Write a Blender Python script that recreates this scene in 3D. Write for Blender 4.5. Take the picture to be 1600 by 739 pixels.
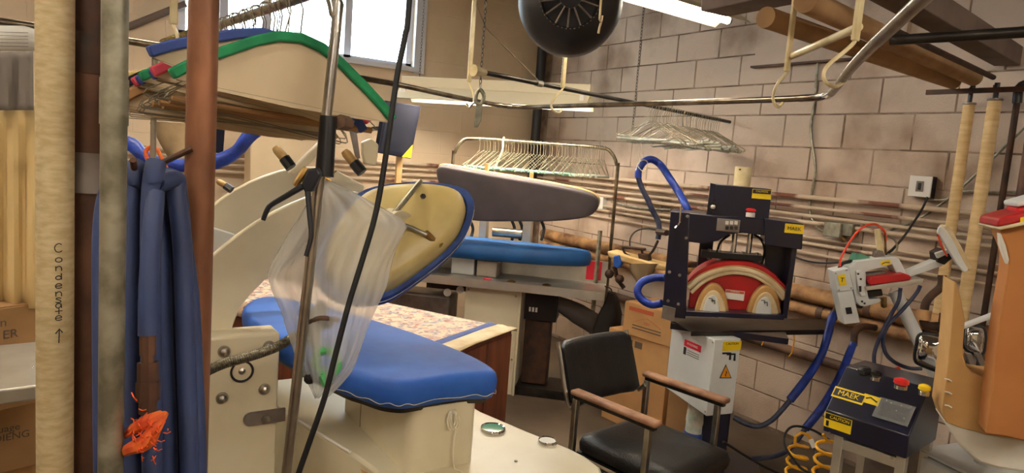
import bpy, math, random
from mathutils import Vector as V, Matrix
random.seed(7)
sc = bpy.context.scene
col = sc.collection
for o in list(bpy.data.objects): bpy.data.objects.remove(o)

# ---------------------------------------------------------------- camera
F_PX, CX, CY, EYE = 1080.0, 800.0, 369.5, 1.65
def _basis():
    dn = V((85-CX, 9850-CY, F_PX)).normalized()
    hx = 100.0
    y = -(dn.x*(hx-CX)+dn.z*F_PX)/dn.y
    d1 = V((hx-CX, y, F_PX)).normalized()
    up = -dn
    d2 = d1.cross(up)
    return Matrix((d2, d1, up))
RM = _basis()
CAM = V((0, 0, EYE))
RIGHT, DOWN, FWD = RM @ V((1,0,0)), RM @ V((0,1,0)), RM @ V((0,0,1))
cd = bpy.data.cameras.new('camera'); cam = bpy.data.objects.new('camera', cd); col.objects.link(cam)
cd.sensor_width = 36; cd.lens = 36*F_PX/1600; cd.clip_start = 0.02
m = Matrix((RIGHT, -DOWN, -FWD)).transposed().to_4x4(); m.translation = CAM
cam.matrix_world = m
sc.camera = cam

# ---------------------------------------------------------------- world, exposure, lights
w = bpy.data.worlds.new('sky'); sc.world = w; w.use_nodes = True
bg = w.node_tree.nodes['Background']
bg.inputs[0].default_value = (0.72, 0.90, 1.0, 1); bg.inputs[1].default_value = 14.0
sc.view_settings.view_transform = 'Standard'; sc.view_settings.look = 'None'
sc.view_settings.gamma = 1; sc.view_settings.use_curve_mapping = False
sc.view_settings.exposure = 0.5
pl_ = bpy.data.lights.new('window_portal', 'AREA'); pl_.shape = 'RECTANGLE'; pl_.size = 1.9; pl_.size_y = 0.8
pl_.cycles.is_portal = True          # samples the sky through the window, emits nothing itself
po_ = bpy.data.objects.new('window_portal', pl_); col.objects.link(po_)
po_.location = (1.61, 5.90, 2.73); po_.rotation_euler = (math.radians(-90), 0, 0)
TUBE_STRENGTH = 60.0                 # every lit fluorescent tube in the room

# ---------------------------------------------------------------- pixel -> place helpers
def ray(px, py): return RM @ V(((px-CX)/F_PX, (py-CY)/F_PX, 1.0))
def D(px, py, z): return CAM + ray(px, py)*z
def atX(px, py, x): r = ray(px, py); return CAM + r*((x-CAM.x)/r.x)
def atY(px, py, y): r = ray(px, py); return CAM + r*((y-CAM.y)/r.y)
def atZ(px, py, z): r = ray(px, py); return CAM + r*((z-CAM.z)/r.z)
def hit(px, py, p, n): r = ray(px, py); return CAM + r*((p-CAM).dot(n)/r.dot(n))
UP = V((0,0,1))
FH = V((FWD.x, FWD.y, 0)).normalized(); RH = V((FH.y, -FH.x, 0))
class Fr:
    def __init__(s, O, e1, e3=UP):
        s.O = O.copy(); s.e1 = e1.normalized(); s.e2 = e3.cross(s.e1).normalized(); s.e3 = s.e1.cross(s.e2).normalized()
    def P(s, a, b, c): return s.O + s.e1*a + s.e2*b + s.e3*c
    def q(s, px, py, b=0.0): return hit(px, py, s.O + s.e2*b, s.e2)
    def loc(s, px, py, b=0.0):
        d = s.q(px, py, b) - s.O; return d.dot(s.e1), d.dot(s.e3)
def yaw(t): t = math.radians(t); return RH*math.cos(t) - FH*math.sin(t)

# ---------------------------------------------------------------- mesh builder
def catmull(pts, k, closed=False):
    n = len(pts); out = []
    rng = range(n if closed else n-1)
    for i in rng:
        p0 = pts[(i-1) % n] if closed or i > 0 else pts[0]*2-pts[1]
        p1 = pts[i]; p2 = pts[(i+1) % n]
        p3 = pts[(i+2) % n] if closed or i+2 < n else p2*2-p1
        for j in range(k):
            t = j/k; t2 = t*t; t3 = t2*t
            out.append(0.5*((2*p1)+(p2-p0)*t+(2*p0-5*p1+4*p2-p3)*t2+(3*p1-p0-3*p2+p3)*t3))
    if not closed: out.append(pts[-1].copy())
    return out
class MB:
    def __init__(s): s.v = []; s.f = []
    def add(s, vs, fs):
        k = len(s.v); s.v += [V(p) for p in vs]; s.f += [tuple(i+k for i in f) for f in fs]; return s
    def hexa(s, p):
        return s.add(p, [(3,2,1,0),(4,5,6,7),(0,1,5,4),(1,2,6,5),(2,3,7,6),(3,0,4,7)])
    def box(s, lo, hi):
        x0,y0,z0 = lo; x1,y1,z1 = hi
        return s.hexa([(x0,y0,z0),(x1,y0,z0),(x1,y1,z0),(x0,y1,z0),(x0,y0,z1),(x1,y0,z1),(x1,y1,z1),(x0,y1,z1)])
    def fbox(s, fr, a0, a1, b0, b1, c0, c1):
        P = fr.P
        return s.hexa([P(a0,b0,c0),P(a1,b0,c0),P(a1,b1,c0),P(a0,b1,c0),P(a0,b0,c1),P(a1,b0,c1),P(a1,b1,c1),P(a0,b1,c1)])
    def pbox(s, fr, p0, p1, b0, b1):
        a0, c0 = fr.loc(p0[0], p0[1], b0); a1, c1 = fr.loc(p1[0], p1[1], b0)
        return s.fbox(fr, min(a0,a1), max(a0,a1), b0, b1, min(c0,c1), max(c0,c1))
    def prism(s, pts, vec):
        n = len(pts); pts = [V(p) for p in pts]; vec = V(vec)
        nrm = V((0,0,0))
        for i in range(n): nrm += (pts[i]-pts[0]).cross(pts[(i+1) % n]-pts[0])
        if nrm.dot(vec) > 0: pts = pts[::-1]
        vs = pts + [p+vec for p in pts]
        fs = [tuple(range(n)), tuple(range(2*n-1, n-1, -1))]
        for i in range(n):
            j = (i+1) % n; fs.append((i, n+i, n+j, j))
        return s.add(vs, fs)
    def tr(s, fr, pxs, b0, th):            # traced outline on a frame plane, given thickness away from b0
        return s.prism([fr.q(x, y, b0) for x, y in pxs], fr.e2*th)
    def ring(s, c, r, ax, n, u=None):
        ax = ax.normalized()
        if u is None: u = ax.orthogonal().normalized()
        w_ = ax.cross(u)
        return [c + u*(r*math.cos(2*math.pi*i/n)) + w_*(r*math.sin(2*math.pi*i/n)) for i in range(n)]
    def loft(s, rings, cap0=True, cap1=True, closed=False):
        n = len(rings[0]); vs = [p for r in rings for p in r]; fs = []
        R = len(rings)
        for k in range(R if closed else R-1):
            k2 = (k+1) % R
            for i in range(n):
                j = (i+1) % n; fs.append((k*n+i, k*n+j, k2*n+j, k2*n+i))
        if not closed:
            if cap0: fs.append(tuple(range(n-1, -1, -1)))
            if cap1: fs.append(tuple((R-1)*n+i for i in range(n)))
        return s.add(vs, fs)
    def tube(s, pts, r, n=10, sm=0, closed=False):
        pts = [V(p) for p in pts]
        rs = r if isinstance(r, (list, tuple)) else [r]*len(pts)
        if sm:
            q = catmull(pts, sm, closed); m_ = len(q)
            rr = []
            for i in range(m_):
                t = i/sm; a = int(t) % len(rs); b = (a+1) % len(rs) if closed else min(a+1, len(rs)-1)
                rr.append(rs[a]+(rs[b]-rs[a])*(t-int(t)))
            pts, rs = q, rr
        m_ = len(pts); rings = []; u = None
        for i in range(m_):
            a = pts[(i-1) % m_] if closed or i > 0 else pts[0]; b = pts[(i+1) % m_] if closed or i < m_-1 else pts[-1]
            t = (b-a)
            t = t.normalized() if t.length > 1e-9 else V((0,0,1))
            u = t.orthogonal().normalized() if u is None else (u-t*u.dot(t))
            u = u.normalized() if u.length > 1e-6 else t.orthogonal().normalized()
            rings.append(s.ring(pts[i], rs[i], t, n, u))
        return s.loft(rings, closed=closed)
    def cyl(s, p0, p1, r, r1=None, n=16): return s.tube([p0, p1], [r, r if r1 is None else r1], n)
    def lathe(s, prof, O, ax, n=24):
        ax = ax.normalized(); u = ax.orthogonal().normalized()
        return s.loft([s.ring(O+ax*h, max(r, 1e-4), ax, n, u) for r, h in prof])
    def ball(s, c, r, n=12, ax=UP, k=(1,1,1)):
        rings = []
        for i in range(1, n//2):
            t = math.pi*i/(n//2)
            rings.append([V((c.x+k[0]*r*math.sin(t)*math.cos(2*math.pi*j/n), c.y+k[1]*r*math.sin(t)*math.sin(2*math.pi*j/n), c.z-k[2]*r*math.cos(t))) for j in range(n)])
        return s.loft(rings)
    def build(s, name, mt, parent=None, sharp=35, bev=0, kind=None, mods=None, solid=0):
        me = bpy.data.meshes.new(name)
        root = parent
        while root is not None and root.parent is not None: root = root.parent
        if root is not None: org = V(root.location)
        else:
            xs = [p.x for p in s.v]; ys = [p.y for p in s.v]; zs = [p.z for p in s.v]
            org = V(((min(xs)+max(xs))/2, (min(ys)+max(ys))/2, min(zs)))
        me.from_pydata([p-org for p in s.v], [], s.f)
        me.polygons.foreach_set('use_smooth', [True]*len(me.polygons))
        me.set_sharp_from_angle(angle=math.radians(sharp))
        o = bpy.data.objects.new(name, me); col.objects.link(o)
        if mt is not None: me.materials.append(MT[mt] if isinstance(mt, str) else mt)
        if parent is None: o.location = org
        else: o.parent = parent
        if solid:
            md = o.modifiers.new('solid', 'SOLIDIFY'); md.thickness = solid; md.offset = 0
        if bev:
            md = o.modifiers.new('bevel', 'BEVEL'); md.width = bev; md.segments = 2; md.limit_method = 'ANGLE'; md.angle_limit = math.radians(40)
        if kind: o['kind'] = kind
        return o
def tag(o, label, cat, group=None, kind=None):
    o['label'] = label; o['category'] = cat
    if group: o['group'] = group
    if kind: o['kind'] = kind
    return o
def thing(name, label, cat, loc, group=None):
    o = bpy.data.objects.new(name, None); col.objects.link(o); o.empty_display_size = 0.05
    o.location = loc; o.parent = None
    return tag(o, label, cat, group)
def copy_tree(o, parent=None):
    c = o.copy(); col.objects.link(c); c.parent = parent
    for ch in [k for k in bpy.data.objects if k.parent == o]: copy_tree(ch, c)
    return c
def offs(pts, d):                           # offset a horizontal outline (list of V) inwards by d
    n = len(pts); c = sum(pts, V((0,0,0)))/n; out = []
    area2 = sum(pts[i].x*pts[(i+1) % n].y-pts[(i+1) % n].x*pts[i].y for i in range(n))
    sg = 1 if area2 > 0 else -1
    for i in range(n):
        t = (pts[(i+1) % n]-pts[i-1]).normalized()
        out.append(pts[i] + V((-t.y, t.x, 0))*(sg*d))
    return out
def text(body, size, P, e1, e3, mt, parent, name='lettering', align='CENTER'):
    cu = bpy.data.curves.new(name, 'FONT'); cu.body = body; cu.size = size; cu.align_x = align; cu.align_y = 'CENTER'; cu.extrude = 0.0004
    o = bpy.data.objects.new(name, cu); col.objects.link(o)
    me = bpy.data.meshes.new_from_object(o.evaluated_get(bpy.context.evaluated_depsgraph_get()))
    bpy.data.objects.remove(o)
    e1 = e1.normalized(); e3 = e3.normalized(); nn = e1.cross(e3)
    root = parent
    while root.parent is not None: root = root.parent
    for vt in me.vertices:
        vt.co = P + e1*vt.co.x + e3*vt.co.y + nn*vt.co.z - V(root.location)
    me.materials.clear(); me.materials.append(MT[mt])
    o = bpy.data.objects.new(name, me); col.objects.link(o); o.parent = parent
    return o

# ---------------------------------------------------------------- materials
def lin(c):
    return tuple(((x/255)/12.92 if x/255 <= 0.04045 else ((x/255+0.055)/1.055)**2.4) for x in c) + (1.0,)
MT = {}
def mat(name, c, rough=0.55, metal=0.0, c2=None, ns=8.0, amt=0.5, bump=0.0, bs=60.0, stretch=(1,1,1), coat=0.0, spec=0.5, coords='Object', ramp=(0.35, 0.65), detail=4):
    mt = bpy.data.materials.new(name); mt.use_nodes = True; nt = mt.node_tree; b = nt.nodes['Principled BSDF']
    b.inputs['Roughness'].default_value = rough; b.inputs['Metallic'].default_value = metal
    b.inputs['Coat Weight'].default_value = coat; b.inputs['Specular IOR Level'].default_value = spec
    b.inputs['Base Color'].default_value = lin(c)
    if c2 is not None or bump:
        tc = nt.nodes.new('ShaderNodeTexCoord'); mp = nt.nodes.new('ShaderNodeMapping'); mp.inputs['Scale'].default_value = stretch
        if coords == 'World':
            ge = nt.nodes.new('ShaderNodeNewGeometry'); nt.links.new(ge.outputs['Position'], mp.inputs[0])
        else: nt.links.new(tc.outputs[coords], mp.inputs[0])
    if c2 is not None:
        nz = nt.nodes.new('ShaderNodeTexNoise'); nz.inputs['Scale'].default_value = ns; nz.inputs['Detail'].default_value = detail
        nt.links.new(mp.outputs[0], nz.inputs['Vector'])
        cr = nt.nodes.new('ShaderNodeValToRGB'); cr.color_ramp.elements[0].position = ramp[0]; cr.color_ramp.elements[1].position = ramp[1]
        cr.color_ramp.elements[0].color = lin(c2); cr.color_ramp.elements[1].color = lin(c)
        nt.links.new(nz.outputs['Fac'], cr.inputs[0])
        nt.links.new(cr.outputs[0], b.inputs['Base Color'])
    if bump:
        n2 = nt.nodes.new('ShaderNodeTexNoise'); n2.inputs['Scale'].default_value = bs; n2.inputs['Detail'].default_value = 3
        nt.links.new(mp.outputs[0], n2.inputs['Vector'])
        bp = nt.nodes.new('ShaderNodeBump'); bp.inputs['Strength'].default_value = bump; bp.inputs['Distance'].default_value = 0.01
        nt.links.new(n2.outputs['Fac'], bp.inputs['Height']); nt.links.new(bp.outputs[0], b.inputs['Normal'])
    MT[name] = mt
    return mt
def emit(name, c, s):
    mt = mat(name, c); b = mt.node_tree.nodes['Principled BSDF']
    b.inputs['Emission Color'].default_value = lin(c); b.inputs['Emission Strength'].default_value = s
def film(name, c, alpha, rough=0.25, ns=6):   # thin see-through sheet
    mt = mat(name, c, rough, bump=0.9, bs=ns, stretch=(5, 5, 1)); b = mt.node_tree.nodes['Principled BSDF']
    b.inputs['Alpha'].default_value = alpha
    return mt
mat('block', (206, 186, 168), 0.8, c2=(146, 120, 100), ns=2.2, bump=0.35, bs=90, coords='World', ramp=(0.26, 0.50), detail=12)
mat('mortar', (168, 148, 130), 0.9, c2=(112, 92, 74), ns=5, bump=0.5, bs=70, coords='World', ramp=(0.4, 0.6))
mat('paint_wall', (222, 200, 170), 0.8, c2=(202, 178, 146), ns=1.5, bump=0.2, bs=80, coords='World', ramp=(0.25, 0.6), detail=8)
mat('ceiling_paint', (150, 138, 126), 0.9, c2=(125, 112, 100), ns=3)
mat('floor', (112, 96, 78), 0.55, c2=(74, 62, 50), ns=2.2, bump=0.15, bs=30, coords='World', ramp=(0.3, 0.7), detail=8)
mat('cream_enamel', (222, 212, 184), 0.32, c2=(206, 194, 162), ns=3, ramp=(0.25, 0.6))
mat('cream_head', (226, 206, 140), 0.35, c2=(196, 170, 104), ns=4, ramp=(0.25, 0.6))
mat('white_enamel', (222, 224, 222), 0.35, c2=(204, 206, 204), ns=4)
mat('hook_cream', (236, 220, 176), 0.4, c2=(206, 186, 136), ns=12)
mat('blue_cloth', (32, 94, 188), 0.65, c2=(24, 78, 166), ns=5, bump=0.15, bs=14)
mat('blue_cloth_teal', (22, 86, 150), 0.55, c2=(16, 72, 130), ns=5, bump=0.1, bs=14)
mat('blue_edge', (48, 78, 148), 0.7, c2=(36, 60, 120), ns=20, bump=0.3, bs=60)
mat('blue_rubber', (52, 68, 112), 0.6, c2=(42, 54, 92), ns=8, bump=0.1, bs=40)
mat('blue_sleeve', (26, 62, 168), 0.45, c2=(14, 40, 122), ns=18, bump=0.8, bs=22)
mat('navy_hose', (24, 30, 66), 0.5, c2=(70, 76, 96), ns=14, bump=0.4, bs=30)
mat('grey_cloth', (92, 84, 88), 0.85, c2=(78, 72, 76), ns=4, bump=0.15, bs=12)
mat('tan_edge', (226, 196, 136), 0.7, c2=(206, 168, 108), ns=10)
mat('navy_paint', (14, 16, 44), 0.3, c2=(10, 11, 32), ns=6, coat=0.2)
mat('black_paint', (16, 16, 18), 0.35)
mat('black_rubber', (20, 20, 22), 0.6)
mat('black_vinyl', (22, 20, 20), 0.42, bump=0.25, bs=160)
mat('dark_gun', (34, 34, 40), 0.4)
mat('dark_dish', (34, 31, 30), 0.55, c2=(24, 22, 22), ns=5)
mat('steel', (190, 186, 176), 0.28, 1.0, c2=(150, 146, 138), ns=9)
mat('steel_brushed', (206, 202, 190), 0.42, 0.8, c2=(188, 182, 170), ns=6)
mat('chrome', (225, 225, 225), 0.07, 1.0)
mat('galv', (168, 164, 146), 0.5, 0.7, c2=(120, 116, 98), ns=26)
mat('dark_steel', (74, 70, 66), 0.4, 0.8, c2=(52, 48, 44), ns=10)
mat('rail_steel', (150, 138, 118), 0.3, 1.0, c2=(104, 92, 78), ns=16)
mat('copper', (164, 112, 82), 0.45, 0.4, c2=(118, 78, 56), ns=7, stretch=(3, 3, 1), ramp=(0.3, 0.7))
mat('brown_pipe', (104, 70, 50), 0.6, 0.3, c2=(72, 46, 34), ns=9)
mat('iron_dark', (52, 42, 36), 0.65, 0.4, c2=(84, 54, 38), ns=16)
mat('brass', (186, 150, 84), 0.35, 0.9, c2=(120, 92, 56), ns=20)
mat('lagging', (218, 190, 142), 0.9, c2=(200, 168, 118), ns=9, bump=0.15, bs=40, stretch=(1, 1, 6))
mat('lag_dirty', (196, 152, 104), 0.9, c2=(112, 78, 54), ns=8, bump=0.6, bs=24)
mat('canvas', (208, 190, 150), 0.95, c2=(188, 166, 122), ns=30, bump=0.12, bs=220, stretch=(1, 1, 3))
mat('lag_brown', (176, 140, 98), 0.9, c2=(150, 114, 76), ns=6, bump=0.15, bs=40)
mat('tin', (140, 132, 126), 0.5, 0.6, c2=(110, 98, 90), ns=8)
mat('wall_pipe', (200, 182, 160), 0.7, c2=(182, 160, 136), ns=4, coords='World')
mat('rust_pipe', (198, 178, 154), 0.8, c2=(112, 68, 52), ns=3.2, bump=0.3, bs=40, coords='World', ramp=(0.38, 0.46), detail=6)
mat('tar_pipe', (120, 92, 72), 0.7, c2=(70, 48, 38), ns=6)
mat('black_pipe', (38, 36, 40), 0.45)
mat('cardboard', (204, 158, 104), 0.85, c2=(186, 140, 90), ns=4)
mat('cardboard_dark', (176, 136, 92), 0.9, c2=(160, 122, 80), ns=4)
mat('print_red', (190, 92, 58), 0.85)
mat('print_grey', (98, 86, 72), 0.85)
mat('wood_cherry', (120, 62, 40), 0.45, c2=(84, 38, 26), ns=4, stretch=(6, 6, 0.6))
mat('wood_arm', (176, 134, 104), 0.6, c2=(128, 88, 64), ns=9, stretch=(1, 1, 1))
mat('wood_pale', (214, 178, 120), 0.7, c2=(190, 150, 96), ns=8)
mat('red_pad', (186, 20, 22), 0.45, c2=(150, 12, 16), ns=5)
mat('red_plastic', (205, 30, 34), 0.35)
mat('red_hose', (214, 66, 36), 0.4)
mat('pad_white', (226, 210, 174), 0.85, c2=(200, 176, 134), ns=9)
mat('pad_tan', (192, 150, 92), 0.85, c2=(166, 122, 70), ns=10)
mat('yellow', (240, 206, 20), 0.5)
mat('label_black', (14, 14, 12), 0.5)
mat('label_white', (226, 222, 214), 0.5)
mat('label_amber', (232, 150, 30), 0.5)
mat('ink', (46, 40, 36), 0.8)
mat('wire', (150, 140, 120), 0.4, 0.6)
mat('wire_dark', (66, 60, 56), 0.5, 0.5)
mat('wire_gold', (150, 130, 70), 0.4, 0.6)
mat('tube_teal', (150, 196, 182), 0.8)
mat('tube_white', (222, 214, 196), 0.8, c2=(176, 196, 186), ns=30)
mat('tube_cardboard', (168, 128, 84), 0.85)
mat('card_cream', (216, 196, 162), 0.8, c2=(202, 180, 146), ns=3)
mat('foam_green', (40, 150, 96), 0.85, c2=(28, 124, 80), ns=20)
mat('foam_pink', (214, 78, 98), 0.85)
mat('foam_blue', (62, 82, 150), 0.85)
mat('foam_dark', (50, 48, 66), 0.85)
mat('orange', (228, 120, 44), 0.7, c2=(196, 70, 30), ns=30)
mat('orange_fray', (224, 84, 24), 0.8)
mat('yellow_hose', (232, 168, 26), 0.35)
mat('beige_cloth', (196, 156, 98), 0.85, c2=(178, 136, 82), ns=5, bump=0.3, bs=8)
mat('amber_cloth', (180, 120, 64), 0.85, c2=(166, 106, 54), ns=3, bump=0.1, bs=14)
mat('white_cloth', (226, 222, 210), 0.85, c2=(206, 200, 186), ns=4, bump=0.3, bs=10)
mat('drape', (214, 188, 134), 0.9, c2=(196, 168, 114), ns=2, stretch=(3, 3, 0.5))
mat('drape_grey', (120, 112, 104), 0.9, c2=(100, 92, 86), ns=3)
mat('tan_bag', (150, 128, 96), 0.9, c2=(124, 104, 76), ns=6, bump=0.4, bs=14)
mat('paper', (226, 224, 216), 0.8)
mat('rope', (232, 222, 196), 0.9, bump=0.4, bs=200)
mat('green_glass', (78, 138, 112), 0.15)
mat('green_plastic', (96, 186, 120), 0.4)
mat('screen', (26, 28, 40), 0.6, spec=0.1)
mat('tv_black', (20, 22, 36), 0.6, spec=0.1)
mat('fixture_white', (226, 214, 184), 0.5)
mat('joist', (122, 106, 96), 0.8, c2=(98, 84, 76), ns=4)
mat('duct_tan', (196, 152, 100), 0.8, c2=(170, 126, 80), ns=4)
mat('braid', (140, 134, 118), 0.35, 0.85, c2=(84, 78, 66), ns=120)
mat('red_tape', (214, 28, 56), 0.5)
mat('frame_white', (206, 206, 214), 0.5)
emit('tube_glow', (255, 245, 230), TUBE_STRENGTH)
film('plastic_film', (228, 224, 218), 0.42, 0.18, 5)
film('thin_film', (228, 228, 222), 0.14, 0.1, 40)
mat('brass_pale', (212, 180, 124), 0.45, 0.4, c2=(170, 136, 84), ns=20)
film('glass', (232, 240, 244), 0.10, 0.03, 2)
mat('floral', (214, 192, 168), 0.8)
def _floral():
    nt = MT['floral'].node_tree; b = nt.nodes['Principled BSDF']
    tc = nt.nodes.new('ShaderNodeTexCoord'); base = None
    for k, (c, sc_, th) in enumerate([((196, 164, 150), 16, 0.50), ((146, 142, 152), 21, 0.55), ((170, 112, 98), 27, 0.58), ((112, 88, 84), 36, 0.60)]):
        mp = nt.nodes.new('ShaderNodeMapping'); mp.inputs['Location'].default_value = (k*3.1, k*1.7, 0)
        nz = nt.nodes.new('ShaderNodeTexNoise'); nz.inputs['Scale'].default_value = sc_; nz.inputs['Detail'].default_value = 3
        cr = nt.nodes.new('ShaderNodeValToRGB'); cr.color_ramp.elements[0].position = th; cr.color_ramp.elements[1].position = th+0.08
        mx = nt.nodes.new('ShaderNodeMix'); mx.data_type = 'RGBA'
        nt.links.new(tc.outputs['Object'], mp.inputs[0]); nt.links.new(mp.outputs[0], nz.inputs['Vector']); nt.links.new(nz.outputs['Fac'], cr.inputs[0])
        nt.links.new(cr.outputs[0], mx.inputs['Factor'])
        if base is None: mx.inputs['A'].default_value = lin((224, 200, 172))
        else: nt.links.new(base, mx.inputs['A'])
        mx.inputs['B'].default_value = lin(c); base = mx.outputs['Result']
    nt.links.new(base, b.inputs['Base Color'])
_floral()
# ================================================================= THE ROOM
XR, YB = 3.9, 5.64
MB().box((-4, -4, -0.1), (XR+0.2, YB+0.2, 0)).build('floor', 'floor', kind='structure')
MB().box((-4, -4, 3.15), (XR+0.2, YB+0.2, 3.25)).build('ceiling', 'ceiling_paint', kind='structure')
MB().box((-4.15, -4, 0), (-4, YB+0.2, 3.15)).build('wall_left', 'paint_wall', kind='structure')
MB().box((-4, -4.15, 0), (XR+0.2, -4, 3.15)).build('wall_front', 'paint_wall', kind='structure')
# right wall: mortar core with every painted concrete block in view laid on it
wr = MB().box((XR+0.0035, -4, 0), (XR+0.2, YB+0.2, 3.15)).build('wall_right', 'mortar', kind='structure')
BW, BH, J = 0.406, 0.2035, 0.005
def block_mesh(w, h, seed):
    rnd = random.Random(seed)
    mb = MB(); q = 0.004
    y0, y1, z0, z1 = -w/2, w/2, -h/2, h/2
    jit = lambda: rnd.uniform(-0.002, 0.002)
    f = [V((0+jit()*0.6, y0+q, z0+q)), V((0+jit()*0.6, y1-q, z0+q)), V((0+jit()*0.6, y1-q, z1-q)), V((0+jit()*0.6, y0+q, z1-q))]
    r_ = [V((0.006, y0+jit(), z0+jit())), V((0.006, y1+jit(), z0+jit())), V((0.006, y1+jit(), z1+jit())), V((0.006, y0+jit(), z1+jit()))]
    bk = [V((0.05, y0, z0)), V((0.05, y1, z0)), V((0.05, y1, z1)), V((0.05, y0, z1))]
    mb.loft([bk, r_, f])
    me = bpy.data.meshes.new('concrete_block'); me.from_pydata(mb.v, [], mb.f); me.materials.append(MT['block'])
    return me
BM = [block_mesh(BW-J, BH-J, k) for k in range(6)]
HM = block_mesh(BW/2-J, BH-J, 99)
def put_block(me, x, y, z, parent):
    o = bpy.data.objects.new('concrete_block', me); col.objects.link(o); o.parent = parent
    o.location = V((x+random.uniform(-0.0015, 0.0015), y, z)) - V(parent.location)
for k in range(-1, 15):
    zc = 0.020 + BH*k + BH/2
    if zc < 0.06: continue
    off = 2.042 if k % 2 else 2.245
    n0 = int(math.floor((0.75-off)/BW)); y = off + n0*BW
    while y < YB - 0.02:
        if y + BW <= YB+0.001: put_block(random.choice(BM), XR, y+BW/2, zc, wr)
        elif y + BW/2 <= YB+0.02: put_block(HM, XR, y+BW/4, zc, wr)
        y += BW
# back wall with a high strip window
WX0, WX1, WZ0, WZ1 = 0.69, 2.53, 2.36, 3.08
wb = MB()
wb.box((-4, YB, 0), (XR, YB+0.2, WZ0)); wb.box((-4, YB, WZ1), (XR, YB+0.2, 3.15))
wb.box((-4, YB, WZ0), (WX0, YB+0.2, WZ1)); wb.box((WX1, YB, WZ0), (XR, YB+0.2, WZ1))
wb.build('wall_back', 'paint_wall', kind='structure')
def _courses():
    nt = MT['paint_wall'].node_tree; b = nt.nodes['Principled BSDF']
    ge = nt.nodes.new('ShaderNodeNewGeometry'); mp = nt.nodes.new('ShaderNodeMapping'); mp.inputs['Rotation'].default_value = (math.radians(90), 0, 0)
    br = nt.nodes.new('ShaderNodeTexBrick'); br.inputs['Scale'].default_value = 1; br.inputs['Brick Width'].default_value = BW; br.inputs['Row Height'].default_value = BH
    br.inputs['Mortar Size'].default_value = 0.004; br.inputs['Mortar Smooth'].default_value = 0.6
    nt.links.new(ge.outputs['Position'], mp.inputs[0]); nt.links.new(mp.outputs[0], br.inputs['Vector'])
    bp = nt.nodes.new('ShaderNodeBump'); bp.inputs['Strength'].default_value = 0.5; bp.inputs['Distance'].default_value = 0.004; bp.invert = True
    nt.links.new(br.outputs['Fac'], bp.inputs['Height']); nt.links.new(bp.outputs[0], b.inputs['Normal'])
_courses()
# window: frame, sill, mullions and panes
win = MB()
for a in ((WX0, WX0+0.05, WZ0, WZ1), (WX1-0.05, WX1, WZ0, WZ1), (WX0, WX1, WZ1-0.05, WZ1), (WX0, WX1, WZ0, WZ0+0.03)):
    win.box((a[0], YB+0.03, a[2]), (a[1], YB+0.11, a[3]))
win = win.build('window_1', 'frame_white', kind='structure')
MUL = [atY(418, 50, YB).x, atY(546, 50, YB).x]
for xm in [1.0] + MUL:
    MB().box((xm-0.03, YB+0.03, WZ0), (xm+0.03, YB+0.11, WZ1)).build('mullion', 'frame_white', win)
xs = [WX0+0.05, 1.0] + MUL + [WX1-0.05]
for a, b in zip(xs[:-1], xs[1:]):
    MB().box((a+0.03, YB+0.065, WZ0+0.03), (b-0.03, YB+0.071, WZ1-0.05)).build('pane', 'glass', win)
MB().box((WX0-0.03, YB-0.05, WZ0-0.04), (WX1+0.03, YB+0.03, WZ0)).build('window_sill', 'frame_white', win)
# white cladding strip right of the window
MB().box((WX1+0.0, YB-0.03, WZ0-0.05), (WX1+0.10, YB, 3.14)).build('trim_1', 'frame_white', kind='structure', bev=0.004)
# boarded opening high on the right wall
pz = atX(1187, 104, XR).z; y1 = atX(1187, 60, XR).y; y0 = atX(1420, 60, XR).y
bo = MB().box((XR-0.03, y0, pz), (XR+0.02, y1, 3.12)).build('window_2', 'block', kind='structure', bev=0.004)
MB().box((XR-0.05, y0, pz-0.012), (XR, y1+0.01, pz)).build('ledge', 'tar_pipe', bo)

# ================================================================= PIPES ALONG THE WALLS
def wall_run(name, label, z, r, mt, off, ylo=0.9, xlo=-1.5, back=True, dz=0.0):
    x = XR-off; pts = [V((x, ylo, z+dz))]
    if back: pts += [V((x, YB-off-0.06, z)), V((x-0.02, YB-off-0.02, z)), V((x-0.06, YB-off, z)), V((xlo, YB-off, z-dz))]
    else: pts += [V((x, YB-off, z))]
    o = MB().tube(pts, r, 10).build(name, mt)
    return tag(o, label, 'pipe')
wall_run('wall_pipe', 'topmost rusty pipe running along both block walls', 1.535, 0.014, 'rust_pipe', 0.045, dz=0.015)
wall_run('wall_pipe', 'second pipe down of the wall pipe bundle, thin and flaking', 1.482, 0.010, 'rust_pipe', 0.04)
wall_run('wall_pipe', 'third pipe down of the wall pipe bundle, tan painted', 1.432, 0.010, 'wall_pipe', 0.04)
wall_run('wall_pipe', 'fourth pipe down of the wall pipe bundle, rust streaked', 1.385, 0.013, 'rust_pipe', 0.045, dz=0.01)
wall_run('wall_pipe', 'thin conduit below the pipe bundle, level with the grey junction box', 1.30, 0.010, 'wall_pipe', 0.035, back=False)
wall_run('wall_pipe', 'pair member conduit just above the black cable on right wall', 1.262, 0.010, 'rust_pipe', 0.04, back=False)
wall_run('wall_pipe', 'lower thin conduit under the grey junction box', 1.20, 0.009, 'wall_pipe', 0.03, back=False, ylo=0.9)
def lagged(name, label, z, r, mt, off, ylo, yhi, joints=()):
    t = thing(name, label, 'pipe', (XR-off, (ylo+yhi)/2, z))
    MB().tube([V((XR-off, ylo, z)), V((XR-off, yhi, z))], r, 16).build('insulation', mt, t)
    for y in joints:
        MB().tube([V((XR-off, y-0.02, z)), V((XR-off, y+0.02, z))], r+0.004, 16).build('band', 'tar_pipe', t)
    return t
lagged('insulated_pipe', 'fat tan insulated pipe along the foot of the right wall behind the white cuff machine', 0.96, 0.048, 'lag_dirty', 0.075, 0.9, 5.3, (2.1, 3.3))
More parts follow.
